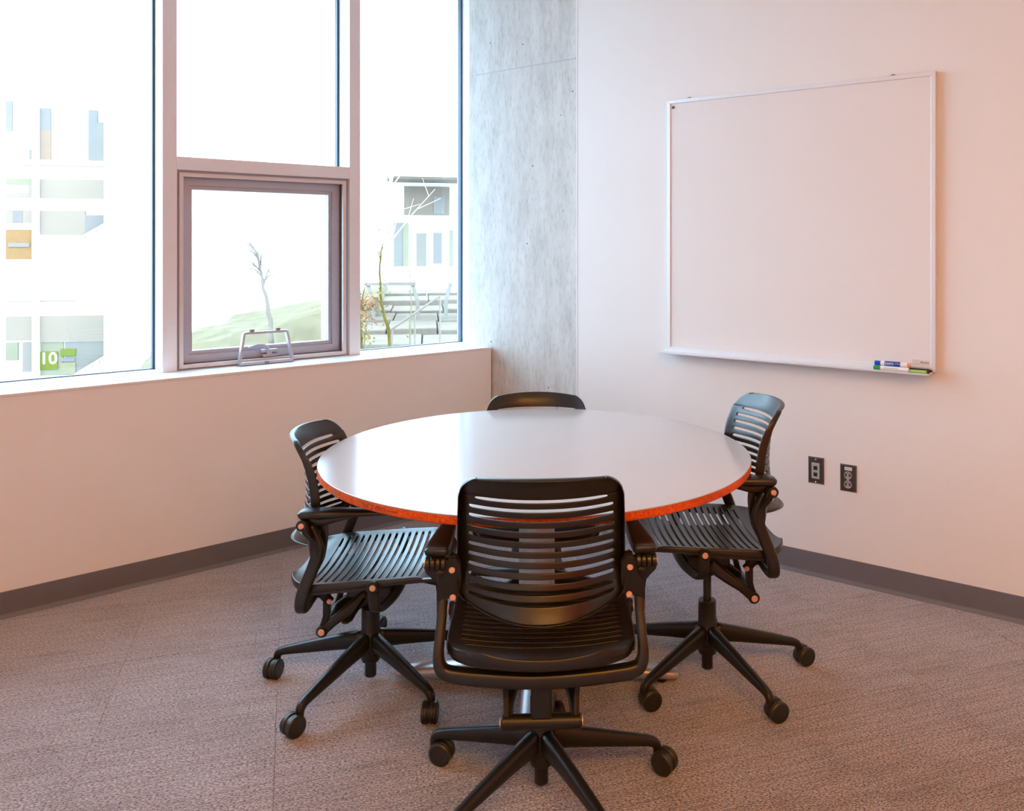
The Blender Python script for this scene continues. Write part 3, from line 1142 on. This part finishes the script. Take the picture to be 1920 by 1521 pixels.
def build_chair(name):
    root = empty(name)
    # ---- base
    bm = lathe(bmesh.new(), [(0.016, 0.018), (0.0185, 0.021), (0.0185, 0.064), (0.029, 0.070), (0.031, 0.076), (0.031, 0.098), (0.037, 0.105), (0.039, 0.135),
                             (0.034, 0.160), (0.030, 0.170), (0.0295, 0.243), (0.0275, 0.2455)], 32)
    smooth_angle(obj('base_hub', bm, M['blackmetal'], root), 35)
    lp = spline([(0.022, 0, 0.137), (0.10, 0, 0.124), (0.20, 0, 0.104), (0.275, 0, 0.0885), (0.301, 0, 0.0825), (0.3165, 0, 0.074), (0.3225, 0, 0.060), (0.323, 0, 0.046)], 4)
    bm = sweep(bmesh.new(), lp, lerp_list([0.044, 0.036, 0.031, 0.027, 0.026, 0.025, 0.023, 0.022], len(lp)), lerp_list([0.062, 0.052, 0.040, 0.030, 0.027, 0.026, 0.024, 0.022], len(lp)),
               (0, 1, 0), nseg=16, power=2.7)
    leg = obj('base_leg', bm, M['blackmetal'], root, smooth=True)
    # caster: two wheels with a hooded rim, origin on the pin axis
    bm = bmesh.new()
    RW, WW = 0.0315, 0.0205
    for s in (-1, 1):
        c0, c1 = s * 0.0035, s * (0.0035 + WW)
        prof = [(0.004, 0.0), (RW - 0.003, 0.0), (RW, 0.003), (RW, WW * 0.45), (RW - 0.0012, WW * 0.5), (RW, WW * 0.55), (RW, WW - 0.004), (RW - 0.004, WW - 0.0005), (RW * 0.72, WW), (RW * 0.70, WW - 0.0012), (0.003, WW - 0.0008)]
        mt = Matrix.Translation((-0.022, 0, RW)) @ Matrix.Rotation(-s * pi / 2, 4, 'X') @ Matrix.Translation((0, 0, 0.0035))
        lathe(bm, prof, 30, mt)
    cyl(bm, (-0.022, -0.0055, RW), (-0.022, 0.0055, RW), RW * 0.86, 24)
    cyl(bm, (0, 0, 0.040), (0, 0, 0.056), 0.012, 16)
    box(bm, -0.014, 0.010, -0.005, 0.005, 0.030, 0.048)
    cas = obj('caster', bm, M['wheel'], leg, loc=(0.323, 0, 0))
    smooth_angle(cas, 35)
    cas.rotation_euler = (0, 0, 0)
    for k in range(1, 5):
        l2 = leg.copy()
        COL.objects.link(l2)
        l2.parent = root
        c2 = cas.copy()
        COL.objects.link(c2)
        c2.parent = l2
    # ---- gas lift and tilt mechanism (move with the seat)
    bm = lathe(bmesh.new(), [(0.0135, 0.15), (0.0135, 0.300)], 24)
    smooth_angle(obj('gas_lift', bm, M['chrome'], root))
    bm = bmesh.new()
    lathe(bm, [(0.022, 0.250), (0.030, 0.262), (0.032, 0.300)], 24)
    box(bm, -0.055, 0.055, -0.065, 0.080, 0.292, 0.330, bev=0.006)
    box(bm, -0.040, 0.040, -0.030, 0.060, 0.262, 0.296, bev=0.006)
    box(bm, -0.10, 0.10, 0.000, 0.030, 0.330, 0.380, bev=0.004)
    obj('tilt_mechanism', bm, M['blackmetal'], root)
    # rear torsion bar with two arms and links
    bm = bmesh.new()
    cyl(bm, (-0.100, -0.133, 0.205), (0.100, -0.133, 0.205), 0.0185, 28, 0.004)
    bar = obj('torsion_bar', bm, M['blackmetal'], root)
    smooth_angle(bar, 40)
    for s in (-1, 1):
        cyl_ = bmesh.new()
        cyl(cyl_, (s * 0.0745, -0.133, 0.205), (s * 0.0755, -0.133, 0.205), 0.0188, 28)
        obj('bar_joint', cyl_, M['wheel'], bar)
        add_screw(bar, (s * 0.100, -0.133, 0.205), (s, 0, 0), 0.0105)
    for s in (-1, 1):
        pth = spline([(s * 0.084, -0.133, 0.205), (s * 0.080, -0.095, 0.236), (s * 0.066, -0.045, 0.268), (s * 0.050, 0.005, 0.305)], 5)
        bm = sweep(bmesh.new(), pth, 0.024, lerp_list([0.034, 0.030, 0.036, 0.044], len(pth)), (1, 0, 0), nseg=14, power=4)
        obj('tilt_arm', bm, M['blackmetal'], root, smooth=True)
        pth = [(s * 0.086, -0.132, 0.215), (s * 0.088, -0.118, 0.262), (s * 0.090, -0.120, 0.312)]
        bm = sweep(bmesh.new(), pth, 0.014, 0.020, (1, 0, 0), nseg=10, power=5)
        lk = obj('link', bm, M['blackmetal'], root)
        bm = sweep(bmesh.new(), [(s * 0.096, -0.105, 0.300), (s * 0.098, -0.128, 0.326), (s * 0.098, -0.160, 0.338)], 0.018, 0.030, (1, 0, 0), nseg=12, power=3)
        br_ = obj('loop_bracket', bm, M['blackmetal'], root, smooth=True)
        add_screw(br_, (s * 0.105, -0.106, 0.305), (s, 0, 0), 0.0085)
    bm = B(-0.026, 0.026, -0.150, -0.135, 0.218, 0.345, bev=0.004)
    obj('centre_tab', bm, M['blackmetal'], root)
    # height lever with flat paddle
    pth = spline([(0.03, 0.0, 0.300), (0.10, -0.010, 0.292), (0.150, -0.020, 0.282), (0.175, -0.028, 0.279), (0.200, -0.034, 0.279)], 4)
    bm = sweep(bmesh.new(), pth, lerp_list([0.010, 0.010, 0.014, 0.030, 0.022], len(pth)), lerp_list([0.008, 0.008, 0.008, 0.007, 0.005], len(pth)), (0, 1, 0), nseg=12, power=2.4)
    obj('height_lever', bm, M['blackmetal'], root, smooth=True)
    # ---- front yoke that hangs the seat rails
    half = [(0.238, 0.060, 0.412), (0.238, 0.062, 0.378), (0.237, 0.064, 0.352), (0.229, 0.068, 0.334), (0.20, 0.076, 0.323), (0.10, 0.091, 0.314), (0.0, 0.096, 0.312)]
    pth = spline(mirror_path(half), 4)
    bm = sweep(bmesh.new(), pth, 0.033, 0.015, (0, 1, 0), nseg=14, power=3.2)
    yk = obj('seat_yoke', bm, M['blackmetal'], root, smooth=True)
    for s in (-1, 1):
        bm = bmesh.new()
        cyl(bm, (s * 0.230, 0.062, 0.404), (s * 0.2478, 0.062, 0.404), 0.0178, 20, 0.002)
        obj('pivot_boss', bm, M['blackmetal'], yk)
        add_screw(yk, (s * 0.2478, 0.062, 0.404), (s, 0, 0), 0.0095)
    # ---- seat rails under the shell edges
    for s in (-1, 1):
        ytop = [(-0.135, 0.402), (-0.05, 0.407), (0.06, 0.413), (0.245, 0.424)]
        ybot = [(0.245, 0.415), (0.12, 0.405), (0.06, 0.395), (0.0, 0.386), (-0.135, 0.375)]
        bm = prism(bmesh.new(), ytop + ybot, 'x', s * 0.214, s * 0.231)
        bmesh.ops.bevel(bm, geom=[e for e in bm.edges], offset=0.002, segments=1, affect='EDGES')
        obj('seat_rail', bm, M['black'], root)
    bm = sweep(bmesh.new(), spline(mirror_path([(0.222, -0.125, 0.388), (0.200, -0.158, 0.384), (0.13, -0.188, 0.380), (0.0, -0.198, 0.376)]), 4), 0.014, 0.030, (0, 1, 0), nseg=12, power=4)
    obj('rear_rail', bm, M['black'], root, smooth=True)
    bm = B(-0.12, 0.12, -0.13, 0.16, 0.368, 0.374, bev=0.002)
    obj('seat_plate', bm, M['blackmetal'], root)
    build_seat(root)
    # ---- back frame: two uprights and the lower loop
    half = [(0.248, -0.1280, 0.590), (0.246, -0.1100, 0.555), (0.2455, -0.1000, 0.520), (0.246, -0.1140, 0.470), (0.249, -0.1340, 0.420), (0.251, -0.1460, 0.385),
            (0.247, -0.1510, 0.358), (0.232, -0.1530, 0.341), (0.19, -0.1560, 0.333), (0.10, -0.1620, 0.327), (0.0, -0.1650, 0.324)]
    pth = spline(mirror_path(half), 4)
    hh_ = lerp_list([0.0235, 0.0235, 0.0235, 0.0235, 0.024, 0.026, 0.030, 0.034, 0.037, 0.038, 0.038, 0.038, 0.037, 0.034, 0.030, 0.026, 0.024, 0.0235, 0.0235, 0.0235, 0.0235], len(pth))
    fr_ = sweep(bmesh.new(), pth, 0.036, hh_, (0, 1, 0), nseg=16, power=3.6)
    bf = obj('back_frame', fr_, M['black'], root, smooth=True)
    for s in (-1, 1):
        out = [(0.196, 0.600), (0.206, 0.622), (0.225, 0.622), (0.228, 0.612), (0.284, 0.610), (0.288, 0.592), (0.283, 0.574), (0.270, 0.558), (0.262, 0.545), (0.2595, 0.520), (0.259, 0.495), (0.2585, 0.470),
               (0.236, 0.470), (0.236, 0.498), (0.230, 0.505), (0.206, 0.507), (0.198, 0.520), (0.197, 0.560)]
        bm = prism(bmesh.new(), [(s * a, b) for a, b in out], 'y', -0.150, -0.126)
        for v in bm.verts:
            v.co.y += 0.138 + sm_interp([(0.44, -0.122), (0.47, -0.114), (0.52, -0.106), (0.555, -0.114), (0.60, -0.134), (0.64, -0.138)], v.co.z)
        bmesh.ops.recalc_face_normals(bm, faces=bm.faces)
        bmesh.ops.bevel(bm, geom=[e for e in bm.edges if abs((e.verts[0].co - e.verts[1].co).y) < 0.02], offset=0.004, segments=2, affect='EDGES')
        bk = obj('upright_plate', bm, M['black'], root)
        smooth_angle(bk, 50)
        for zz, yy in ((0.586, -0.1415), (0.510, -0.1205)):
            add_screw(bk, (s * 0.219, yy, zz), (0, -1, 0), 0.0078)
        # hinge knuckles of the arm
        bm = bmesh.new()
        x0 = 0.234
        for q in range(4):
            cyl(bm, (s * (x0 + q * 0.0128), -0.1390, 0.602), (s * (x0 + q * 0.0128 + 0.0115), -0.1390, 0.602), 0.0165 if q % 2 else 0.0172, 22, 0.0018)
        kn = obj('arm_hinge', bm, M['black'], root)
        smooth_angle(kn, 40)
        add_screw(kn, (s * 0.2842, -0.1390, 0.602), (s, 0, 0), 0.0088)
        # side wing of the back that reaches down to the seat
        bm = sweep(bmesh.new(), spline([(s * 0.222, -0.0940, 0.606), (s * 0.222, -0.0880, 0.560), (s * 0.222, -0.0940, 0.500), (s * 0.222, -0.1060, 0.455)], 4), 0.006, [0.026, 0.026, 0.026, 0.025, 0.024, 0.023, 0.022, 0.021, 0.020, 0.019, 0.016, 0.012, 0.008], (1, 0, 0), nseg=10, power=4)
        obj('side_wing', bm, M['black'], root)
        # arm pad
        ap = spline([(s * 0.2565, -0.1520, 0.630), (s * 0.2560, -0.1420, 0.6315), (s * 0.2540, -0.0920, 0.632), (s * 0.2500, -0.0120, 0.632), (s * 0.2465, 0.0680, 0.6315), (s * 0.2445, 0.1080, 0.6305), (s * 0.2440, 0.1180, 0.629)], 4)
        bm = sweep(bmesh.new(), ap, lerp_list([0.046, 0.060, 0.060, 0.050, 0.038, 0.030, 0.020], len(ap)), lerp_list([0.014, 0.024, 0.026, 0.022, 0.016, 0.012, 0.006], len(ap)), (1, 0, 0), nseg=18, power=3.4)
        pad = obj('arm_pad', bm, M['black'], root, smooth=True)
        bm = sweep(bmesh.new(), spline([(s * 0.246, -0.1320, 0.612), (s * 0.246, -0.0920, 0.604), (s * 0.247, -0.0370, 0.614), (s * 0.247, 0.0180, 0.624)], 4), 0.020, [0.02, 0.022, 0.024, 0.026, 0.026, 0.024, 0.022, 0.02, 0.018, 0.015, 0.012, 0.009, 0.006], (1, 0, 0), nseg=12, power=3)
        obj('pad_support', bm, M['black'], pad, smooth=True)
    build_back(root)
    return root


UPPER_FIXED = ('base_hub', 'base_leg')


def stem(n):
    return n.split('.')[0]


def copy_tree(o, parent=None):
    c = o.copy()
    COL.objects.link(c)
    c.parent = parent
    for ch in list(o.children):
        copy_tree(ch, c)
    return c


def place_chair(root, x, y, facing, dz, base_ang, casters, label):
    """facing, base_ang in world degrees; local +y faces the table"""
    rz = radians(facing - 90)
    root.location = (x, y, 0)
    root.rotation_euler = (0, 0, rz)
    tag(root, label, 'chair', 'slatted chairs around the round table')
    legs = sorted([c for c in root.children if stem(c.name) == 'base_leg'], key=lambda c: c.name)
    for k, l in enumerate(legs):
        l.rotation_euler = (0, 0, radians(base_ang + 72 * k) - rz)
        ca = [c for c in l.children][0]
        ca.rotation_euler = (0, 0, radians(casters[k] - (base_ang + 72 * k)))
    for c in root.children:
        if stem(c.name) not in UPPER_FIXED:
            c.location.z = dz


chair0 = build_chair('swivel_chair')
chairs = [chair0] + [copy_tree(chair0) for _ in range(3)]
# casters[k]: world direction (degrees) of the caster's trailing side, seen from its pin, plus 180
place_chair(chairs[0], -1.8101, -1.7437, 37.6, 0.048, 103.64, [110, 230, 250, 90, 60], 'black slatted armchair on casters nearest the camera, seen from behind')
place_chair(chairs[1], -1.6957, -0.9507, -54.0, 0.0, 118.16, [22, 355, 35, 20, 200], 'black slatted armchair on casters to the left of the table, lowest seat')
place_chair(chairs[2], -1.0154, -1.8315, 129.0, 0.080, 169.64, [145, 145, 150, 40, 200], 'black slatted armchair on casters to the right of the table by the whiteboard wall')
place_chair(chairs[3], -0.957, -1.064, 218.0, -0.022, 20.0, [20, 80, 140, 200, 260], 'black slatted chair behind the table, only its back top showing')

# ------------------------------------------------------------------ outside
gr = obj('ground_outside', B(-60, 60, 1.9, 90, -3.4, -3.3), M['paving'])
tag(gr, kind='structure')
tg = obj('ground_terrace', B(S(0.95), 9.0, 0.45, 11.0, -3.3, -1.2), M['paving'], rotz=ROT_W)
tag(tg, kind='structure')


def facade_empty(name, loc, ang, label, cat):
    r = empty(name, loc, radians(ang))
    tag(r, label, cat)
    return r


# far building seen through the left window
h0 = 1.432
fb = facade_empty('campus_building', (9.38, 27.2, 0), -43, 'pale glazed building across the yard behind the left window', 'building')


def fz(z):
    return z


obj('wall', B(-8, 1.66, 0.45, 1.2, -3.2, 12), M['ext_white'], fb)
obj('side_wall', B(1.66, 9.0, -0.6, 1.0, -3.2, 12), M['ext_white'], fb)


def panel(name, x0, z0, x1, z1, m, y=0.36, lab=None):
    o_ = obj(name, B(x0, x1, y, 0.46, z0, z1), M[m], fb)
    if lab:
        o_['label'] = lab
    return o_


# window bands (x to the right along the facade, z world)
panel('window_pane', -1.62, 5.20, -1.44, 6.20, 'ext_blue')
panel('window_pane', -0.58, 5.28, -0.28, 6.00, 'ext_blue')
panel('window_pane', -0.58, 4.28, -0.28, 5.28, 'ext_tan')
panel('window_pane', 0.88, 4.28, 1.16, 5.98, 'ext_blue')
panel('window_pane', 1.16, 4.28, 1.42, 5.58, 'ext_grey')
panel('window_pane', -0.92, 4.28, -0.80, 4.60, 'ext_blue')
panel('band_joint', -1.62, 4.06, 1.66, 4.09, 'ext_pale')
panel('spandrel_pane', -1.62, 3.42, -0.80, 3.62, 'ext_green')
panel('spandrel_pane', -0.94, 2.98, -0.80, 3.42, 'ext_pale')
panel('spandrel_pane', -1.62, 2.98, -0.94, 3.16, 'ext_pale')
panel('spandrel_pane', -0.58, 2.98, 1.66, 3.62, 'ext_pale')
panel('window_pane', -1.62, 2.14, -0.80, 2.56, 'ext_pale')
panel('window_pane', -1.40, 2.16, -1.12, 2.56, 'ext_blue', 0.35)
wp = panel('wood_panel', -1.62, 0.93, -0.80, 1.92, 'ext_wood', 0.36, 'orange wood cladding panel')
panel('sign_strip', -1.54, 1.34, -0.90, 1.48, 'ext_grey', 0.33)
panel('window_pane', -0.58, 1.74, 0.78, 2.56, 'ext_pale')
panel('window_pane', 0.78, 1.74, 1.66, 2.42, 'ext_blue')
panel('band_joint', -1.62, -0.50, 0.44, -0.46, 'ext_pale')
panel('window_pane', -1.62, -1.78, -0.82, -0.98, 'ext_pale')
panel('window_pane', -0.64, -1.85, 1.64, -0.98, 'ext_pale')
panel('shop_pane', -1.62, -2.44, -1.26, -1.85, 'ext_green')
panel('shop_pane', -1.12, -2.84, -0.82, -1.85, 'ext_grey')
panel('shop_pane', -0.66, -2.98, 0.10, -1.88, 'ext_green', 0.40)
panel('shop_pane', 0.14, -2.98, 1.64, -1.88, 'ext_grey', 0.40)
po_ = panel('poster', -0.62, -2.78, -0.06, -2.18, 'ext_sign', 0.37, 'green poster with a large white 10')
TXF = Matrix(((1, 0, 0, 0), (0, 0, -1, 0), (0, 1, 0, 0), (0, 0, 0, 1)))
t10 = text_mesh('lettering', '10', 0.55, M['ext_white'], po_, Matrix.Translation((-0.34, 0.362, -2.42)) @ TXF, 0.003)
panel('poster', 0.02, -2.34, 0.48, -2.10, 'ext_sign', 0.37)
panel('poster', 0.02, -2.53, 0.46, -2.42, 'ext_blue', 0.37)
panel('poster', 0.02, -2.96, 0.48, -2.56, 'ext_lime', 0.37)
panel('mullion', -0.78, -2.95, -0.60, 9.5, 'ext_white', 0.22)
# white outdoor stair rising to the right in front of the facade
for (xa, za, xb, zb_) in ((0.56, -2.90, 1.72, -2.16), (0.78, 1.72, 1.72, 2.30)):
    bm = prism(bmesh.new(), [(xa, za), (xb, zb_), (xb, zb_ - 1.2), (xa, za - 1.2)], 'y', 0.05, 0.15)
    obj('stair_side', bm, M['ext_white'], fb)
    bm = bmesh.new()
    for k in range(5):
        t = (k + 0.6) / 5.5
        x = xa + (xb - xa) * t
        z = za + (zb_ - za) * t
        box(bm, x - 0.012, x + 0.012, 0.03, 0.05, z - 0.16, z - 0.05)
    obj('stair_bolts', bm, M['ext_grey'], fb)

# house seen through the right window (twice the distance of the terrace)
hb_ = facade_empty('terrace_house', (14.95, 15.79, 0), -40, 'white house with a deep eave behind the stone steps, right window', 'house')


def hp_(name, x0, z0, x1, z1, m, y0=0.35, y1=0.46, lab=None):
    o_ = obj(name, B(x0, x1, y0, y1, z0, z1), M[m], hb_)
    if lab:
        o_['label'] = lab
    return o_


hp_('wall', -0.94, -3.0, 6.0, 9, 'ext_white', 0.45, 1.2)
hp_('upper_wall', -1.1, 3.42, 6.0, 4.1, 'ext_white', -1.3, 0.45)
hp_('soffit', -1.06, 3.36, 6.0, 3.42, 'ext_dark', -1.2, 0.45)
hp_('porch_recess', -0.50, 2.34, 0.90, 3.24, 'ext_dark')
hp_('window_pane', 0.40, 2.38, 0.74, 2.94, 'ext_blue', 0.33, 0.40)
hp_('window_pane', -0.82, 0.66, -0.36, 2.10, 'ext_blue')
hp_('window_pane', -0.54, 0.66, -0.36, 2.10, 'ext_green', 0.33)
hp_('door_pane', -0.12, 0.66, 0.18, 1.78, 'ext_grey')
hp_('door_pane', 0.40, 0.82, 0.66, 1.80, 'ext_blue')
hp_('window_pane', 0.90, 0.72, 1.02, 1.88, 'ext_green')
hp_('window_pane', 0.04, 4.12, 0.42, 4.56, 'ext_pale')
hp_('window_pane', 0.66, 4.10, 1.26, 4.60, 'ext_pale')

# grassy bank seen through the awning window
bm = bmesh.new()
nx, ny = 26, 14
ax, ay = Vector((1.25, 6.55, 0)), Vector((3.35, 4.55, 0))
dv = (ay - ax)
nv = Vector((-dv.y, dv.x, 0)).normalized() * -1
nv = Vector((0.69, 0.72, 0))
gv = []
for j in range(ny + 1):
    row = []
    for i in range(nx + 1):
        t = i / nx * 1.35 - 0.3
        p = ax + dv * t + nv * (j / ny * 6.0)
        hgt = 0.08 + 0.62 * max(0, min(1, t)) ** 1.1 + 0.05 * sin(5 * t + j) + 0.03 * random.random()
        base = -1.2
        k = min(1, j / 3)
        z = base + (hgt - base) * k
        if t > 0.96:
            z = base + (z - base) * max(0.0, 1 - (t - 0.96) * 14)
        if t < 0:
            z = base + (z - base) * max(0.0, 1 + t * 3)
        row.append(bm.verts.new((p.x, p.y, z)))
    gv.append(row)
for j in range(ny):
    for i in range(nx):
        bm.faces.new((gv[j][i], gv[j][i + 1], gv[j + 1][i + 1], gv[j + 1][i]))
bank = obj('grass_bank', bm, M['hill'], smooth=True)
tag(bank, 'pale green grassy bank outside behind the awning window', 'hill', kind='structure')

# stone terrace steps behind the right window
fdir = Vector((0.705, 0.709, 0)).normalized()
ldir = Vector((0.709, -0.705, 0))
terr = empty('stone_steps', (-3.567, -3.093, 0), 0)
tag(terr, 'pale stone block steps outside behind the right window', 'steps')
rows_ = [(9.0, 0.375), (10.0, 0.445), (11.0, 0.475), (12.0, 0.51), (13.0, 0.575), (14.2, 0.63)]
random.seed(11)
for ri, (t, zt) in enumerate(rows_):
    x = -1.1 * t / 9.0 - random.random() * 0.3
    while x < 1.4 * t / 9.0:
        wd = random.uniform(0.55, 0.95)
        bm = bmesh.new()
        box(bm, 0.006, wd - 0.006, 0, 1.05, zt - 0.24 - (1.2 if ri == 0 else 0.05), zt + random.uniform(-0.015, 0.015), bev=0.015)
        c = fdir * t + ldir * (x + 0.40)
        o = obj('stone_block', bm, M['stone'], terr, loc=(c.x, c.y, 0), rotz=math.atan2(ldir.y, ldir.x))
        x += wd
# steel handrail over the steps
hr = empty('handrail', (0, 0, 0))
tag(hr, 'thin steel handrail rising over the stone steps outside', 'handrail')
pA, pB = Vector((2.40, 3.45, 0.545)), Vector((2.70, 3.03, 0.902))
bm = bmesh.new()
cyl(bm, pA, pB, 0.012, 10)
obj('rail', bm, M['rail'], hr)
for t in (0.05, 0.5, 1.0):
    p = pA.lerp(pB, t)
    bm = cyl(bmesh.new(), (p.x, p.y, -1.2), p, 0.009, 8)
    obj('post', bm, M['rail'], hr)
# white picnic table
pt = empty('picnic_table', (4.42, 4.87, 0), radians(-45))
tag(pt, 'white outdoor table with splayed dark legs on the terrace', 'table')
obj('table_top', B(-0.75, 0.95, -0.3, 0.3, 1.02, 1.13, bev=0.01), M['ext_white'], pt)
for xx, s in ((-0.80, 1), (-0.24, 1), (0.25, -1), (0.6, -1)):
    bm = sweep(bmesh.new(), [(xx, -0.2, 0.92), (xx + 0.06 * s, -0.25, 0.72), (xx + 0.07 * s, -0.25, 0.5)], 0.05, 0.03, (1, 0, 0), nseg=8)
    obj('leg', bm, M['ext_grey'], pt)
bm = B(-0.85, -0.2, -0.24, -0.18, 0.90, 0.94)
obj('bench_rail', bm, M['ext_grey'], pt)


# saplings
def branch(bm, pts, r0, r1):
    p = spline(pts, 4)
    q = [(v.x + random.uniform(-1, 1) * r0 * 0.35, v.y, v.z) for v in p]
    sweep(bm, q, lerp_list([r0 * 2, r1 * 2], len(q)), lerp_list([r0 * 2, r1 * 2], len(q)), (0, 1, 0), nseg=7, power=2)


def leaves(n, c, sp, size, bm):
    for _ in range(n):
        p = Vector((c[0] + random.gauss(0, sp[0]), c[1] + random.gauss(0, sp[1]), c[2] + random.gauss(0, sp[2])))
        a = Vector((random.gauss(0, 1), random.gauss(0, 1), random.gauss(0, 1))).normalized()
        b = a.orthogonal().normalized()
        c_ = a.cross(b)
        s = size * random.uniform(0.5, 1.2)
        vs = [bm.verts.new(p + b * s), bm.verts.new(p + c_ * s * 0.5 + a * s * 0.15), bm.verts.new(p - b * s), bm.verts.new(p - c_ * s * 0.5 + a * s * 0.15)]
        bm.faces.new(vs)


def sapling(name, label, base, pts, r, m, twigs, buds, bud_m, leafs=60):
    t_ = empty(name, base)
    tag(t_, label, 'tree', 'young trees outside the right window')
    bm = bmesh.new()
    branch(bm, [Vector(p) - Vector(base) for p in pts], r, r * 0.35)
    obj('trunk', bm, M[m], t_, smooth=True)
    for tw in twigs:
        bm = bmesh.new()
        branch(bm, [Vector(p) - Vector(base) for p in tw], r * 0.45, r * 0.15)
        obj('branch', bm, M[m], t_, smooth=True)
    if buds:
        bm = bmesh.new()
        for c in buds:
            leaves(leafs, Vector(c) - Vector(base), (0.04, 0.04, 0.07), 0.018, bm)
        o_ = obj('foliage', bm, M[bud_m], t_)
        o_['kind'] = 'stuff'
    return t_


random.seed(5)
sapling('mossy_sapling', 'mossy yellow green sapling rising tallest outside the right window', (1.975, 2.95, -1.2),
        [(1.975, 2.95, -1.2), (1.96, 2.97, 0.45), (1.925, 3.01, 0.75), (1.910, 3.03, 0.90), (1.905, 3.04, 1.15), (1.908, 3.035, 1.33), (1.925, 3.02, 1.44)], 0.018, 'moss',
        [[(1.908, 3.03, 1.26), (1.895, 3.045, 1.35), (1.90, 3.04, 1.41)], [(1.915, 3.02, 0.86), (1.885, 3.05, 0.90), (1.88, 3.055, 0.93)]],
        [(1.925, 3.02, 1.42), (1.91, 3.03, 1.05), (1.912, 3.03, 0.89)], 'leaf', 14)
sapling('slender_sapling', 'pale slender sapling stem right of the mossy one outside', (2.07, 2.81, -1.2),
        [(2.07, 2.81, -1.2), (2.07, 2.81, 0.5), (2.075, 2.80, 0.85), (2.068, 2.81, 1.15)], 0.011, 'palebark', [], [(2.068, 2.81, 1.13), (2.07, 2.81, 0.60)], 'leaf', 10)
sapling('leaning_sapling', 'short leaning green sapling beside the window mullion outside', (1.79, 3.2, -1.2),
        [(1.79, 3.2, -1.2), (1.80, 3.19, 0.5), (1.79, 3.20, 0.8)], 0.020, 'moss', [[(1.79, 3.20, 0.78), (1.81, 3.17, 0.95), (1.835, 3.15, 1.06)]],
        [(1.80, 3.18, 0.62), (1.82, 3.16, 0.52)], 'leaf', 60)
# rust coloured shrub at the end of the steps
sh = empty('rust_shrub', (2.02, 3.60, -1.2))
tag(sh, 'rust and green low shrub left of the stone steps outside', 'shrub')
bm = bmesh.new()
leaves(420, (0, 0, 1.92), (0.11, 0.11, 0.09), 0.026, bm)
leaves(160, (0.08, -0.08, 2.05), (0.09, 0.09, 0.045), 0.026, bm)
o = obj('foliage', bm, M['rust'], sh)
o['kind'] = 'stuff'
bm = bmesh.new()
for k in range(7):
    a = k * 0.9
    branch(bm, [(0.03 * cos(a), 0.03 * sin(a), 0), (0.08 * cos(a), 0.08 * sin(a), 1.2), (0.16 * cos(a), 0.16 * sin(a), 1.85)], 0.010, 0.003)
obj('stem', bm, M['moss'], sh)


# bare pale trees in front of the house and on the bank
def bare_tree(name, label, base, height, lean, n, m, seed):
    random.seed(seed)
    t_ = empty(name, base)
    tag(t_, label, 'tree')
    bm = bmesh.new()
    top = Vector((lean[0], lean[1], height))
    branch(bm, [(0, 0, 0), top * 0.35 + Vector((0.03, 0, 0)), top * 0.7, top], 0.035, 0.008)
    obj('trunk', bm, M[m], t_, smooth=True)
    for k in range(n):
        f0_ = random.uniform(0.45, 0.95)
        p = top * f0_
        d = Vector((random.uniform(-1, 1), random.uniform(-1, 1), random.uniform(0.3, 1.2))).normalized() * height * random.uniform(0.14, 0.3)
        bm = bmesh.new()
        branch(bm, [p, p + d * 0.5 + Vector((0, 0, 0.03)), p + d], 0.012, 0.003)
        for q in range(3):
            s0 = p + d * random.uniform(0.3, 0.9)
            e = Vector((random.uniform(-1, 1), random.uniform(-1, 1), random.uniform(0, 1))).normalized() * height * 0.09
            branch(bm, [s0, s0 + e * 0.6, s0 + e], 0.006, 0.002)
        obj('branch', bm, M[m], t_)
    return t_


M['whitebark'] = mat('white_bark', (0.6, 0.58, 0.55), 0.8, var=0.2, nscale=20)
bare_tree('bare_tree', 'bare white barked tree in front of the house eave outside', (7.14, 8.7, -1.2), 5.35, (0.2, 0.1), 16, 'whitebark', 3)
bare_tree('bare_tree', 'bare grey sapling on the grassy bank behind the awning window', (2.62, 5.75, 0.2), 1.15, (-0.15, 0.05), 9, 'rail', 9)
